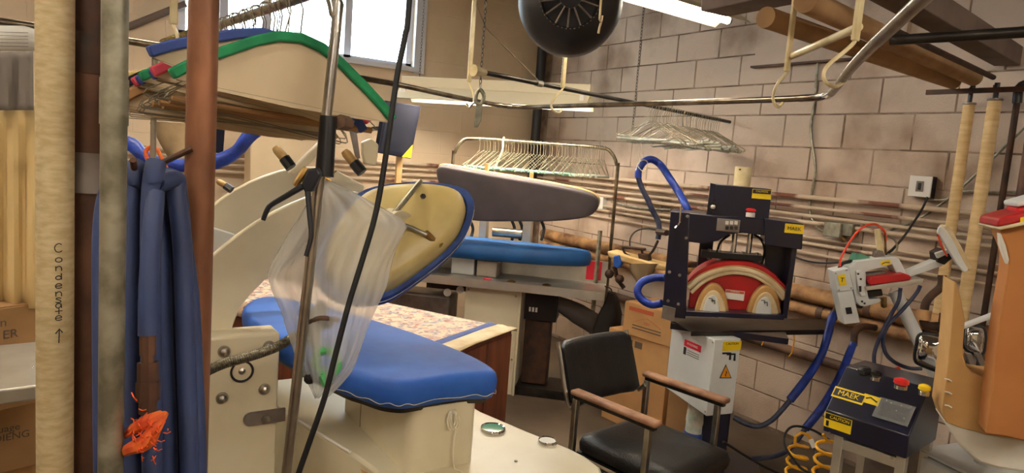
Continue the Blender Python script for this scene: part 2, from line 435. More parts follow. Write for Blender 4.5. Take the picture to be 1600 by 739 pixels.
lagged('insulated_pipe', 'stained lower insulated pipe just under the fat tan one', 0.86, 0.036, 'lag_dirty', 0.06, 0.9, 5.3, (2.4,))
lagged('iron_pipe', 'bare brown iron pipe low on the right wall behind the blue hoses', 0.575, 0.030, 'tar_pipe', 0.05, 0.9, 5.3)
# standing pipes at the right
def standing(name, label, x, y, z0, z1, r, mt):
    t = thing(name, label, 'pipe', (x, y, z0))
    MB().tube([V((x, y, z0)), V((x, y, z1))], r, 18).build('insulation', mt, t)
    MB().tube([V((x, y, z1)), V((x, y, z1+0.085))], r*0.4, 12).build('pipe_end', 'black_pipe', t)
    MB().lathe([(r*0.5, 0), (r*1.15, 0.004), (r*1.15, 0.012), (r*0.5, 0.014)], V((x, y, z1-0.002)), UP, 16).build('collar', 'tin', t)
    return t
standing('insulated_riser', 'cream insulated riser pipe, left of the pair beside switch box', 3.73, 1.70, 1.03, 2.075, 0.026, 'lagging')
standing('insulated_riser', 'cream insulated riser pipe, right of the pair beside switch box', 3.72, 1.585, 0.75, 2.09, 0.029, 'lagging')
t = thing('iron_riser', 'thin dark iron riser pipe right of the cream insulated pair', 'pipe', (3.74, 1.50, 0.6))
MB().tube([V((3.74, 1.50, 0.6)), V((3.74, 1.50, 2.15))], 0.014, 12).build('pipe', 'iron_dark', t)
MB().tube([V((3.74, 1.50, 2.08)), V((3.74, 1.50, 2.15)), V((3.74, 1.47, 2.17))], 0.020, 12, sm=3).build('elbow', 'black_pipe', t)
t = tag(MB().tube([V((3.72, 1.405, 0.3)), V((3.72, 1.405, 1.95))], 0.032, 16).build('copper_riser', 'brown_pipe'), 'reddish brown standing pipe at right edge behind the garment form', 'pipe')
# valve fittings under the left riser
t = thing('pipe_fitting', 'rusty elbows and unions under the left insulated riser', 'fitting', V((3.72, 1.75, 0.75)))
p = lambda x, y, z=3.42: D(x, y, z)
MB().tube([p(1472, 430), p(1470, 448), p(1455, 462), p(1446, 475), p(1444, 492)], 0.020, 12, sm=5).build('elbow', 'iron_dark', t)
MB().tube([p(1444, 484), p(1442, 500)], 0.034, 12).build('union', 'lag_dirty', t)
MB().tube([p(1443, 500), p(1447, 508), p(1462, 510), p(1480, 508)], 0.022, 12, sm=4).build('tee', 'iron_dark', t)
MB().tube([p(1478, 490), p(1474, 520)], 0.030, 8).build('valve_body', 'iron_dark', t)
t = thing('pipe_fitting', 'rusty elbow on the low wall pipes above the blue sleeves', 'fitting', p(1348, 520, 3.9))
MB().tube([p(1300, 500, 3.75), p(1310, 482, 3.75), p(1328, 474, 3.78), p(1345, 476, 3.8)], 0.022, 12, sm=4).build('elbow', 'iron_dark', t)
MB().tube([p(1334, 540, 3.7), p(1336, 520, 3.72), p(1348, 510, 3.74), p(1368, 512, 3.76)], 0.018, 12, sm=4).build('elbow', 'iron_dark', t)
# corner stack pipe
t = thing('corner_pipe', 'black vertical pipe in the corner of the two block walls', 'pipe', (3.78, 5.50, 0))
MB().tube([V((3.78, 5.5, 0)), V((3.78, 5.5, 3.15))], 0.045, 16).build('pipe', 'black_pipe', t)
MB().tube([V((3.78, 5.5, 1.72)), V((3.78, 5.5, 1.82))], 0.06, 16).build('coupling', 'black_pipe', t)

tag(MB().tube([atY(140, 66, YB-0.03), atY(290, 6, YB-0.03)], 0.024, 10).build('wall_conduit', 'joist'), 'dark conduit slanting up the back wall left of the window', 'conduit')
# ================================================================= OVERHEAD AT THE RIGHT
def over(name, label, p0, p1, r, mt, e0=0.0, cat='pipe', n=16):
    d = (p1-p0); return tag(MB().tube([p0 - d*e0, p1], r, n).build(name, mt), label, cat)
over('overhead_pipe', 'tan insulated overhead pipe, left of the pair ending above the risers', atZ(1240, 42, 2.19), atZ(1490, 128, 2.19), 0.036, 'lag_brown', 0.12)
over('overhead_pipe', 'tan insulated overhead pipe, right of the pair ending above the risers', atZ(1300, 20, 2.20), atZ(1522, 122, 2.20), 0.038, 'lag_brown', 0.12)
over('overhead_pipe', 'thin dark overhead pipe right of the tan insulated pair', atZ(1440, 68, 2.19), atZ(1552, 121, 2.19), 0.012, 'iron_dark', 0.3)
over('overhead_pipe', 'long thin brown overhead conduit at the top right corner', atZ(1448, 0, 2.33), atZ(1592, 88, 2.33), 0.014, 'tar_pipe', 0.3)
p0, p1 = atZ(1431, 24, 2.28), atZ(1590, 112, 2.28)
fr = Fr(p0, p1-p0); L = (p1-p0).length
tag(MB().fbox(fr, -1.2, (XR-0.01-p0.x)/fr.e1.x, -0.055, 0.055, 0, 0.09).build('joist', 'joist', bev=0.004), 'dark brown overhead beam beside the thin conduit at top right', 'beam')
p0, p1 = atZ(1150, 24, 2.27), atZ(1320, -8, 2.27)
fr = Fr(p0, p1-p0); L = (p1-p0).length
tag(MB().fbox(fr, -0.05, L*1.6, -0.14, 0.0, 0, 0.12).build('joist', 'joist', bev=0.004), 'dark overhead beam crossing above the left end of the tan overhead pipes', 'beam')
a, b = atZ(1392, 63, 2.08), atZ(1620, 49, 2.08)
tag(MB().tube([a, b + (b-a)*1.0], 0.015, 14).build('rail_tail', 'dark_steel'), 'straight dark steel pipe leaving right from under the curved hanging rail', 'pipe')
t = thing('strut_channel', 'dark steel strut carrying the overhead pipes at the right wall', 'strut', (3.74, 1.6, 2.12))
MB().box((3.70, 0.9, 2.128), (3.715, 1.90, 2.152)).build('channel', 'iron_dark', t)
for y in (1.70, 1.60, 1.47):
    MB().tube([V((3.742, y, 2.14)), V((3.742, y, 2.168))], 0.012, 8).build('bolt', 'iron_dark', t)
# fluorescent fittings
def batten(label, c, ux, L, z, drop, glow=True, tubes=(-0.05, 0.05)):
    t = thing('fluorescent_light', label, 'light', c, 'ceiling tube lights')
    fr = Fr(V((c[0], c[1], z)), ux)
    MB().fbox(fr, -L/2, L/2, -0.05, 0.05, 0.035, 0.085).build('housing', 'fixture_white', t, bev=0.004)
    w_ = MB(); w_.prism([fr.P(-L/2, -0.11, -0.005), fr.P(-L/2, -0.05, 0.037), fr.P(-L/2, 0.05, 0.037), fr.P(-L/2, 0.11, -0.005), fr.P(-L/2, 0.114, -0.003), fr.P(-L/2, 0.052, 0.042), fr.P(-L/2, -0.052, 0.042), fr.P(-L/2, -0.114, -0.003)], fr.e1*L)
    w_.build('reflector', 'fixture_white', t)
    for k in tubes:
        tb = MB().tube([fr.P(-L/2+0.03, k, 0.012), fr.P(L/2-0.03, k, 0.012)], 0.018, 14).build('tube', 'tube_glow' if glow else 'label_white', t)
        for s_ in (-1, 1):
            MB().tube([fr.P(s_*(L/2-0.045), k, 0.012), fr.P(s_*(L/2-0.028), k, 0.012)], 0.0187, 14).build('end_cap', 'steel', tb)
    for s_ in (-1, 1): MB().tube([fr.P(s_*L*0.4, 0, 0.08), fr.P(s_*L*0.4, 0, 0.08+drop)], 0.006, 6).build('hanger_rod', 'wire', t)
    return t
p0, p1 = atZ(1000, -5, 2.45), atZ(1141, 37, 2.45)
u = (p1-p0).normalized()
batten('lit tube light with pale reflector hanging at the top centre', p1 - u*0.53, u, 1.10, 2.45, 0.6, tubes=(0.0,))
for lx, ly, nm in ((0.6, 3.2, 'over the hanger stand by the window'), (-1.2, 0.6, 'left of the viewer'), (0.9, -0.9, 'just behind the viewer'), (-1.6, 3.2, 'over the far left aisle'), (-1.8, -2.4, 'in the rear left corner'), (2.6, -1.6, 'in the rear right corner')):  # unseen fixtures added to light the room, the first brightens the left wall
    batten('added unseen ceiling tube light ' + nm, V((lx, ly, 2.98)), V((1, 0, 0)), 1.25, 2.98, 0.1)
# hung fixture over the far press
pa, pb = atZ(632, 120, 2.18), atZ(925, 133, 2.18)
fr = Fr(pa, pb-pa); L = (pb-pa).length
t = thing('hanging_light', 'long pale trough light hung on chains in front of the corner', 'light', (pa+pb)/2)
MB().fbox(fr, 0, L, -0.05, 0.05, -0.075, 0).build('housing', 'fixture_white', t, bev=0.005)
MB().prism([fr.P(0, -0.055, -0.075), fr.P(0, 0.055, -0.075), fr.P(0, 0.155, -0.165), fr.P(0, 0.15, -0.168), fr.P(0, 0.05, -0.082), fr.P(0, -0.05, -0.082), fr.P(0, -0.15, -0.168), fr.P(0, -0.155, -0.165)], fr.e1*L).build('reflector', 'fixture_white', t)
for k in (-0.06, 0.06): MB().tube([fr.P(0.05, k, -0.115), fr.P(L-0.05, k, -0.115)], 0.018, 14).build('tube', 'tube_glow', t)
for a_ in (0.03, L-0.06):
    MB().fbox(fr, a_, a_+0.03, -0.10, 0.10, -0.13, -0.08).build('lamp_holder', 'label_white', t)
# chains
def chain(label, p, z1, link=0.022, r=0.0016):
    mb = MB(); z = p.z; k = 0
    while z < z1:
        ax = V((1, 0, 0)) if k % 2 else V((0, 1, 0))
        pts = []
        for i in range(8):
            an = 2*math.pi*i/8; pts.append(V((p.x, p.y, z+link*0.6)) + ax*(link*0.28*math.cos(an)) + UP*(link*0.62*math.sin(an)))
        mb.tube(pts, r, 4, closed=True); z += link*0.95; k += 1
    o = mb.build('hanging_chain', 'wire_dark'); return tag(o, label, 'chain')
chain('thin chain holding the left end of the trough light', fr.P(0.12, 0, 0), 3.14)
chain('thin chain holding the right end of the trough light', fr.P(L-0.22, 0, 0), 3.14)
chain('long thin chain hanging in front of the right block wall', D(988, 205, 4.6), 3.14)
chain('chain carrying the metal clip beside the first cream hook', D(750, 138, 3.1), 3.14, 0.02)
# ================================================================= NEAR LEFT: PIPES, HOSES, POST
def vpipe(px, py, z, r, z0=0.0, z1=3.15):
    p = D(px, py, z); return V((p.x, p.y, z0)), V((p.x, p.y, z1)), r
# lagged condensate pipe with handwriting
a, b, r = vpipe(86, 480, 1.55, 0.0365)
t = thing('lagged_pipe', 'canvas wrapped pipe hand lettered Condensate with an arrow', 'pipe', a)
MB().tube([a, b], r, 24).build('canvas_wrap', 'canvas', t)
STROKES = {
 'C': [[(0.8,0.85),(0.5,1),(0.15,0.8),(0.05,0.45),(0.2,0.1),(0.55,0),(0.85,0.15)]],
 'o': [[(0.5,0.65),(0.2,0.5),(0.15,0.2),(0.45,0),(0.8,0.15),(0.8,0.5),(0.5,0.65)]],
 'n': [[(0.15,0.65),(0.18,0.0)],[(0.18,0.4),(0.45,0.65),(0.75,0.5),(0.8,0)]],
 'd': [[(0.75,1),(0.8,0)],[(0.78,0.35),(0.5,0.62),(0.2,0.45),(0.2,0.12),(0.5,0),(0.78,0.2)]],
 'e': [[(0.2,0.32),(0.8,0.38),(0.7,0.6),(0.4,0.66),(0.15,0.4),(0.2,0.1),(0.5,0),(0.85,0.1)]],
 's': [[(0.75,0.58),(0.4,0.66),(0.2,0.5),(0.7,0.25),(0.6,0.02),(0.15,0.05)]],
 'a': [[(0.72,0.55),(0.4,0.66),(0.15,0.35),(0.35,0.02),(0.7,0.2),(0.74,0.6)],[(0.74,0.6),(0.8,0)]],
 't': [[(0.5,0.95),(0.5,0)],[(0.1,0.5),(0.9,0.52)]],
}
ctr = V((a.x, a.y, 0)); tow = V((CAM.x-a.x, CAM.y-a.y, 0)).normalized(); sidev = V((-tow.y, tow.x, 0))
def on_pipe(s_, z): an = s_/r; return V((ctr.x, ctr.y, z)) + (tow*math.cos(an)+sidev*math.sin(an))*(r+0.0006)
wr_ = MB(); n_ = 0
for ch, py in zip('Condensate', (386, 402, 416, 430, 444, 457, 467, 476, 486, 496)):
    zt = D(92, py, 1.51).z; h = 0.019 if ch == 'C' else 0.014 if ch in 'dt' else 0.016
    for st in STROKES[ch]:
        wr_.tube([on_pipe((x-0.5)*0.017+0.007, zt-0.011+y_*h) for x, y_ in st], 0.0011, 5, sm=3)
z_a, z_b = D(92, 518, 1.51).z, D(92, 541, 1.51).z
wr_.tube([on_pipe(0.007, z_b), on_pipe(0.008, z_a)], 0.0011, 5)
wr_.tube([on_pipe(0.001, z_a-0.010), on_pipe(0.008, z_a), on_pipe(0.014, z_a-0.009)], 0.0014, 5)
wr_.build('handwriting', 'ink', t)
# brown iron pipe with tin sleeve
a, b, r = vpipe(138, 400, 1.62, 0.040)
t = thing('iron_pipe', 'thick brown pipe with a grey tin sleeve behind the blue hoses', 'pipe', a)
MB().tube([a, b], r, 20).build('pipe', 'brown_pipe', t)
zs0, zs1 = D(135, 300, 1.6).z, D(135, 238, 1.6).z
MB().tube([V((a.x, a.y, zs0)), V((a.x, a.y, zs1))], r+0.006, 20).build('sleeve', 'tin', t)
zt0, zt1 = D(140, 118, 1.6).z, D(140, 35, 1.6).z
MB().tube([V((a.x, a.y, zt0)), V((a.x, a.y, (zt0+zt1)/2)), V((a.x+0.01, a.y, (zt0+zt1)/2+0.03)), V((a.x, a.y, zt1))], [r+0.004, r+0.012, r+0.006, r+0.010], 16).build('tape_wrap', 'iron_dark', t)
# galvanised conduit nearest the camera
a, b, r = vpipe(176, 400, 0.93, 0.0160)
t = thing('steel_conduit', 'galvanised grey conduit standing in front of the blue hoses', 'pipe', a)
MB().tube([a, b], r, 20).build('tube', 'galv', t)
zc = D(176, 160, 0.93).z
MB().tube([V((a.x, a.y, zc-0.03)), V((a.x, a.y, zc+0.03))], r+0.0012, 20).build('coupling', 'galv', t)
# copper pipe
a, b, r = vpipe(314, 200, 1.18, 0.0245)
tag(MB().tube([a, b], r, 24).build('copper_pipe', 'copper'), 'bare copper pipe standing from floor to ceiling near the left', 'pipe')
# coil of blue hose on a hook
HZ = 1.07
t = thing('hose_coil', 'long loops of blue rubber hose hanging between conduit and copper pipe', 'hose', D(225, 900, HZ))
loops = [((160, 345, 0.00), (250, 345, 0.02)), ((204, 300, -0.03), (262, 330, 0.05)), ((236, 292, -0.045), (285, 345, 0.01)), ((222, 310, 0.06), (296, 420, 0.03)), ((180, 330, 0.05), (275, 320, 0.06))]
for k, ((xl, yl, zl), (xr_, yr_, zr)) in enumerate(loops):
    top = 276+k*2; xm = (xl+xr_)/2
    bot = 860+k*18
    pts = [D(xm-18, top+6, HZ+zl), D(xm+14, top, HZ+zr), D(xr_-10, yr_-42, HZ+zr), D(xr_, yr_+40, HZ+zr), D(xr_+6, 560, HZ+zr), D(xr_+12, 740, HZ+zr), D(xm+40, bot-20, HZ+zr),
           D(xm, bot, HZ+(zl+zr)/2), D(xl+8, bot-40, HZ+zl), D(xl+2, 720, HZ+zl), D(xl, 520, HZ+zl), D(xl, yl+30, HZ+zl), D(xl+8, yl-38, HZ+zl)]
    MB().tube(pts, 0.0142, 12, sm=6, closed=True).build('hose_loop', 'blue_rubber', t)
MB().tube([D(208, 250, HZ-0.06), D(214, 282, HZ-0.02), D(222, 288, HZ+0.02), D(236, 280, HZ+0.06), D(240, 262, HZ+0.08), D(300, 232, 1.16)], 0.005, 8, sm=5).build('hook', 'iron_dark', t)
f = MB()
for y0_, y1_, rr in ((520, 555, 0.011), (553, 568, 0.0085), (566, 598, 0.0142), (596, 626, 0.0162), (624, 646, 0.012)):
    f.tube([D(231, y0_, HZ-0.07), D(231, y1_, HZ-0.07)], rr, 8)
f = f.build('brass_coupling', 'brown_pipe', t)
MB().tube([D(243, 300, HZ-0.045), D(238, 360, HZ-0.06), D(232, 450, HZ-0.068), D(231, 524, HZ-0.07)], 0.0132, 12, sm=4).build('hose_tail', 'blue_rubber', t)
t = thing('twine_tie', 'frayed orange twine knotted round the hose coupling', 'twine', D(228, 700, HZ-0.10))
rnd = random.Random(5)
k_ = MB()
k_.tube([D(190, 708, HZ-0.09), D(205, 700, HZ-0.11), D(228, 690, HZ-0.115), D(245, 665, HZ-0.11), D(258, 646, HZ-0.09)], [0.006, 0.009, 0.012, 0.009, 0.005], 8, sm=5)
k_.tube([D(196, 680, HZ-0.08), D(212, 668, HZ-0.11), D(232, 658, HZ-0.115), D(252, 648, HZ-0.10)], [0.005, 0.008, 0.010, 0.007], 8, sm=5)
k_.v = [p + (CAM-p)*0.0 for p in k_.v]; k_.build('knot', 'orange', t)
k2 = MB()
for i in range(46):
    x, y = rnd.gauss(230, 13), rnd.gauss(676, 16); dx, dy = rnd.uniform(-12, 12), rnd.uniform(-14, 14)
    k2.tube([D(x, y, HZ-0.118), D(x+dx*0.5, y+dy*0.5+2, HZ-0.13), D(x+dx, y+dy, HZ-0.125)], 0.0009, 4)
k2.build('frayed_strands', 'orange_fray', t)
# things behind the post at the far left edge
O = D(20, 330, 2.5)
fr = Fr(O, yaw(0))
def drape(name, label, cat, pts_top, bottom_y, z, mt, amp=0.02, n=26, waves=5):
    (x0, y0), (x1, y1) = pts_top; rows = []
    for j in range(9):
        v = j/8; row = []
        for i in range(n+1):
            u_ = i/n; px = x0+(x1-x0)*u_; py = (y0+(y1-y0)*u_)*(1-v)+bottom_y*v
            row.append(D(px, py, z + amp*math.sin(u_*waves*2*math.pi+v*0.7)*(0.5+0.5*v)))
        rows.append(row)
    mb = MB(); vs = [p for r_ in rows for p in r_]; fs = []
    for j in range(8):
        for i in range(n): fs.append((j*(n+1)+i, j*(n+1)+i+1, (j+1)*(n+1)+i+1, (j+1)*(n+1)+i))
    mb.add(vs, fs); o = mb.build(name, mt, solid=0.006); return tag(o, label, cat)
drape('cotton_drape', 'cream cotton cloth hanging behind the lettered pipe', 'cloth', ((-90, 165), (64, 165)), 482, 2.55, 'drape')
drape('grey_cloth', 'dark grey cloth hanging above the cream cotton cloth', 'cloth', ((-90, 84), (52, 80)), 172, 2.50, 'drape_grey', 0.01)
# curled sheet of paper
mb = MB(); rows = []
for j in range(2):
    row = []
    for i in range(13):
        u_ = i/12; px = -40+130*u_; py = (40 if j == 0 else 80) + (j == 0)*18*max(0, u_-0.6)/0.4
        row.append(D(px, py, 1.9 - 0.05*math.sin(u_*2.4) + 0.02*j))
    rows.append(row)
mb.add(rows[0]+rows[1], [(i, i+1, 14+i, 13+i) for i in range(12)])
pp = tag(mb.build('notice_sheet', 'paper', solid=0.0015), 'curled white paper notice at the top left edge', 'paper')
pl = MB()
for k in range(5):
    y = 50+k*5.5
    pl.tube([D(0, y, 1.868-0.006), D(22, y+0.5, 1.862-0.006), D(44, y+1, 1.856-0.006)], 0.0007, 4)
pl.build('print_lines', 'print_grey', pp)
# cardboard boxes at lower left
def carton(name, label, pA, pB, zc, h, depth, prints=(), mt='cardboard', group=None, gap=0.0):
    # pA, pB: pixels of the front top corners, zc: height of the top
    A, B = atZ(pA[0], pA[1], zc), atZ(pB[0], pB[1], zc)
    fr = Fr(A, B-A); L = (B-A).length
    t = thing(name, label, 'box', V((fr.P(L/2, depth/2, 0).x, fr.P(L/2, depth/2, 0).y, zc-h)), group)
    MB().fbox(fr, 0, L, 0, depth, -h, 0).build('carton_body', mt, t, bev=0.004)
    fl = MB(); fl.fbox(fr, 0.003, L-0.003, 0.003, depth/2-0.002, 0.0005, 0.004); fl.build('flap', mt, t)
    fl = MB(); fl.fbox(fr, 0.003, L-0.003, depth/2+0.002, depth-0.003, 0.0005, 0.004); fl.build('flap', mt, t)
    return t, fr, L
t, fr, L = carton('cardboard_box', 'upper cardboard box with dark print at the left edge', (-150, 500), (66, 474), 0.98, 0.38, 0.4, mt='cardboard_dark')
e3 = fr.e3
text('ER', 0.045, fr.P(fr.loc(16, 522)[0], -0.002, fr.loc(16, 522)[1]), fr.e1, e3, 'print_grey', t)
text('n', 0.045, fr.P(fr.loc(5, 504)[0], -0.002, fr.loc(5, 504)[1]), fr.e1, e3, 'print_grey', t)
t, fr, L = carton('cardboard_box', 'lower cardboard box standing under the one with dark print', (-150, 640), (66, 606), 0.595, 0.32, 0.4, mt='cardboard_dark')
text('uage', 0.04, fr.P(fr.loc(14, 669)[0], -0.002, fr.loc(14, 669)[1]), fr.e1, e3, 'print_grey', t)
text('DIENG', 0.04, fr.P(fr.loc(18, 682)[0], -0.002, fr.loc(18, 682)[1]), fr.e1, e3, 'print_grey', t)
t, fr, L = carton('cardboard_box', 'reddish flattened box on the floor beneath the two boxes', (-150, 760), (66, 712), 0.27, 0.27, 0.45, mt='cardboard')
# stainless work table corner
T0 = atZ(44, 604, 0.88); e_r = (atZ(64, 601, 0.88)-T0); 
fr = Fr(T0, V((1, 0.12, 0)))
t = thing('steel_table', 'stainless work table corner on a cream curved leg at left', 'table', V((T0.x-0.2, T0.y+0.15, 0)))
MB().fbox(fr, -0.7, 0.13, 0, 0.50, -0.045, 0).build('table_top', 'steel_brushed', t, bev=0.006)
MB().tube([fr.P(0.05, 0.12, -0.04), fr.P(0.055, 0.12, -0.25), fr.P(0.05, 0.12, -0.36), fr.P(-0.03, 0.12, -0.44), fr.P(-0.12, 0.12, -0.50), fr.P(-0.16, 0.12, -0.86)], [0.022, 0.022, 0.026, 0.034, 0.04, 0.05], 14, sm=6).build('leg', 'cream_enamel', t)
MB().tube([fr.P(-0.6, 0.4, -0.04), fr.P(-0.6, 0.4, -0.875)], 0.025, 12).build('leg', 'cream_enamel', t)
t = thing('oil_can', 'small clear jar with a spout on the stainless table', 'jar', fr.P(0.035, 0.10, 0.001))
MB().lathe([(0.022, 0), (0.024, 0.004), (0.024, 0.03), (0.018, 0.036)], fr.P(0.035, 0.10, 0.001), UP, 18).build('jar', 'glass', t)
MB().tube([fr.P(0.035, 0.10, 0.034), fr.P(0.045, 0.10, 0.075)], [0.009, 0.002], 10).build('spout', 'dark_steel', t)
# ================================================================= WHITE STEAM PRESS (near)
press = thing('steam_press', 'cream steam press with a blue padded board and raised head, nearest', 'press', (1.0, 2.2, 0))
# base with rounded end
base = [(.30,2.62),(.655,2.62),(.70,2.40),(.79,2.03),(.86,1.62),(.90,1.56),(.96,1.54),(1.38,1.54),(1.45,1.57),(1.49,1.64),(1.497,1.73),(1.487,1.80),(1.43,1.99),(1.37,2.22),(1.36,2.36),(1.20,2.62),(.98,2.85),(.30,2.85)]
bz = 0.60
bpts = [V((x*1.06, y*1.06, 0.0)) for x, y in base]
bb = MB().prism([p+V((0,0,0.06)) for p in bpts], V((0,0,bz-0.06))).build('base', 'cream_enamel', press, bev=0.012)
MB().prism([p for p in offs(bpts, 0.03)], V((0,0,0.06))).build('plinth', 'dark_steel', press)
for (px, py), rr, mt in (((770, 672), 0.050, 'green_glass'), ((855, 692), 0.036, 'label_white')):
    c = atZ(px, py, bz)
    g = MB().lathe([(rr*0.86, 0), (rr*0.86, 0.010), (rr*0.94, 0.013), (rr, 0.008), (rr*1.03, 0)], c, UP, 28).build('gauge_bezel', 'chrome', press)
    MB().lathe([(rr*0.85, 0.010), (rr*0.6, 0.0112), (0.002, 0.0115)], c, UP, 24).build('lens', mt, g)
c = atZ(806, 721, bz); MB().lathe([(0.006, 0), (0.006, 0.004), (0.001, 0.006)], c, UP, 12).build('bolt', 'steel', press)
# pedestal under the board
pd = []
for x, y, r_ in ((.939, 1.95, .045), (1.19, 1.95, .03), (1.19, 2.56, .01), (.939, 2.56, .01)):
    sx = 1 if x < 1 else -1; sy = 1 if y < 2 else -1
    c_ = V((x+sx*r_, y+sy*r_, 0)); seq = []
    for k in range(5):
        an = math.pi/2*k/4
        seq.append(c_ + V((-sx*r_*math.cos(an), -sy*r_*math.sin(an), 0)))
    if sx*sy < 0: seq = seq[::-1]
    pd += seq
MB().prism([p+V((0,0,bz)) for p in pd], V((0,0,0.222))).build('pedestal', 'cream_enamel', press)
MB().box((.9375, 2.38, bz), (.9392, 2.382, bz+0.215)).build('seam', 'tar_pipe', press)
# blue padded board
bk = [(381,487),(384,476),(400,467),(430,465),(500,478),(575,498),(650,522),(720,549),(758,567),(774,579),(772,585),(755,587),(721,588),(659,597),(635,600),(612,599),(588,595),(560,586),(529,576),(470,548),(430,527),(395,505)]
o0 = [atZ(x, y, 0.92) for x, y in bk]
o0 = catmull(o0, 3, True)
def atz(pts, z): return [V((p.x, p.y, z)) for p in pts]
bd = MB().loft([atz(offs(o0, 0.03), 0.927), atz(offs(o0, 0.012), 0.925), atz(o0, 0.916), atz(offs(o0, -0.006), 0.895), atz(offs(o0, -0.004), 0.862), atz(offs(o0, 0.008), 0.836), atz(offs(o0, 0.03), 0.832)]).build('board_pad', 'blue_cloth', press, sharp=60)
MB().loft([atz(offs(o0, 0.035), 0.838), atz(offs(o0, 0.022), 0.834), atz(offs(o0, 0.026), 0.815), atz(offs(o0, 0.05), 0.812)]).build('board_plate', 'dark_steel', press)
so = offs(o0, -0.0045); n = len(so)
st = [V((p.x, p.y, 0.853+0.004*math.sin(i*1.7))) for i, p in enumerate(so) if p.y < 2.35 and p.x > 0.72]
MB().tube(st[1:-1], 0.0011, 4, sm=2).build('stitching', 'rope', bd)
# draw cord
c0 = V((1.09, 1.946, 0.80))
rp = thing('draw_cord', 'white cord knotted under the blue board and hanging down', 'cord', c0)
MB().tube([c0+V((0,-.004,-.01)), c0+V((0.01,-.008,-.06)), c0+V((0.005,-.01,-.12)), c0+V((0.012,-.012,-.195)), c0+V((0.02,-.06,-.196)), c0+V((0.03,-.2,-.196))], 0.003, 7, sm=5).build('tail', 'rope', rp)
for k in range(3):
    MB().tube([c0+V((-.012+.005*k,-.006,0.0)), c0+V((-.026+.008*k,-.014,-.03)), c0+V((-.012+.012*k,-.012,-.062)), c0+V((.008+.006*k,-.012,-.03))], 0.003, 7, sm=5, closed=True).build('bow_loop', 'rope', rp)
MB().ball(c0+V((0,-.010,-.004)), 0.011, 10).build('knot', 'rope', rp)
# side frame with bolts
fr = Fr(V((0, 2.46, 0)), V((1, 0, 0)))
sp = MB().fbox(fr, 0.18, 0.652, 0, 0.13, 0, 0.965).build('side_frame', 'cream_enamel', press, bev=0.008)
for px, py in ((350, 549), (347, 622), (413, 608), (420, 541)):
    MB().lathe([(0.021, 0), (0.021, 0.003), (0.015, 0.004), (0.013, 0.012), (0.006, 0.017), (0.001, 0.018)], fr.q(px, py, 0), -fr.e2, 14).build('bolt', 'steel', sp)
c = fr.q(378, 580, 0)
MB().tube(MB().ring(c-fr.e2*0.003, 0.036, fr.e2, 24), 0.004, 6, closed=True).build('rubber_ring', 'black_rubber', sp)
MB().lathe([(0.012, 0), (0.012, 0.004), (0.004, 0.008), (0.001, 0.009)], c, -fr.e2, 12).build('bolt', 'steel', sp)
lk = MB(); a0 = fr.q(392, 656, -0.012); a1 = fr.q(446, 648, -0.012)
d_ = (a1-a0).normalized(); up_ = d_.cross(fr.e2).normalized(); out = []
for k in range(9): an = math.pi/2+math.pi*k/8; out.append(a0 + d_*(0.024*math.cos(an)) + up_*(0.024*math.sin(an)))
out += [a1-up_*0.024, a1+up_*0.024]
lk.prism(out, fr.e2*0.012); lk.build('link_bar', 'tin', sp)
MB().lathe([(0.016, 0), (0.016, 0.008), (0.001, 0.009)], fr.q(415, 655, -0.012), -fr.e2, 6).build('hex_nut', 'steel', sp)
# curved arms
def plate(name, pxs, y, th, mt, bev=0.006):
    f_ = Fr(V((0, y, 0)), V((1, 0, 0)))
    return MB().tr(f_, pxs, 0, th).build(name, mt, press, bev=bev, sharp=30)
plate('arm', [(270,455),(300,428),(322,408),(345,388),(370,368),(400,347),(430,330),(455,318),(480,308),(520,300),(560,300),(585,325),(560,370),(500,392),(450,412),(418,434),(394,458),(374,482),(364,510),(360,528),(300,536),(262,536)], 2.56, 0.03, 'cream_enamel')
plate('arm', [(290,352),(325,327),(345,311),(365,297),(390,284),(415,274),(440,266),(470,260),(520,262),(570,290),(560,360),(480,390),(400,420),(330,440),(290,440)], 2.95, 0.03, 'cream_enamel')
plate('cross_plate', [(300,345),(368,366),(368,410),(318,412),(296,400)], 2.75, 0.012, 'white_enamel')
plate('link_plate', [(452,270),(461,260),(480,240),(502,219),(508,222),(503,236),(492,250),(470,268),(458,275)], 2.6, 0.03, 'cream_enamel')
# raised head seen from behind
hc = D(620, 378, 2.55)
hn = (-(hc-CAM).normalized()*0.9 + UP*0.42).normalized()
rim = [(741,318),(737,345),(722,376),(692,407),(652,438),(612,464),(582,472),(540,472),(505,455),(492,425),(500,380),(528,335),(560,303),(600,290),(660,286),(705,290),(730,299)]
rim = catmull([hit(x, y, hc, hn) for x, y in rim], 3, True)
cen = sum(rim, V((0,0,0)))/len(rim)
def hring(k, h): return [cen + (p-cen)*k + hn*h for p in rim]
hd = MB().loft([hring(0.90, -0.02), hring(0.865, 0.02), hring(0.835, 0.06), hring(0.79, 0.085), hring(0.70, 0.097), hring(0.38, 0.102)]).build('head_shell', 'cream_head', press, sharp=50)
MB().loft([hring(0.9, -0.06), hring(0.985, -0.055), hring(1.0, -0.03), hring(1.0, 0.0), hring(0.985, 0.014), hring(0.90, 0.016), hring(0.87, -0.02)]).build('head_pad', 'blue_edge', press, sharp=60)
MB().tube([p + hn*0.0 for p in hring(1.002, -0.012)], 0.0012, 4, closed=True).build('stitching', 'rope', press)
hp = lambda x, y, h: hit(x, y, hc+hn*h, hn)
MB().tube([hp(657, 283, 0.10), hp(640, 304, 0.12), hp(622, 326, 0.12), hp(598, 352, 0.115)], 0.010, 10).build('head_rod', 'galv', hd)
MB().tube([hp(620, 347, 0.115), hp(645, 357, 0.12), hp(667, 367, 0.115)], 0.008, 10).build('head_rod', 'steel', hd)
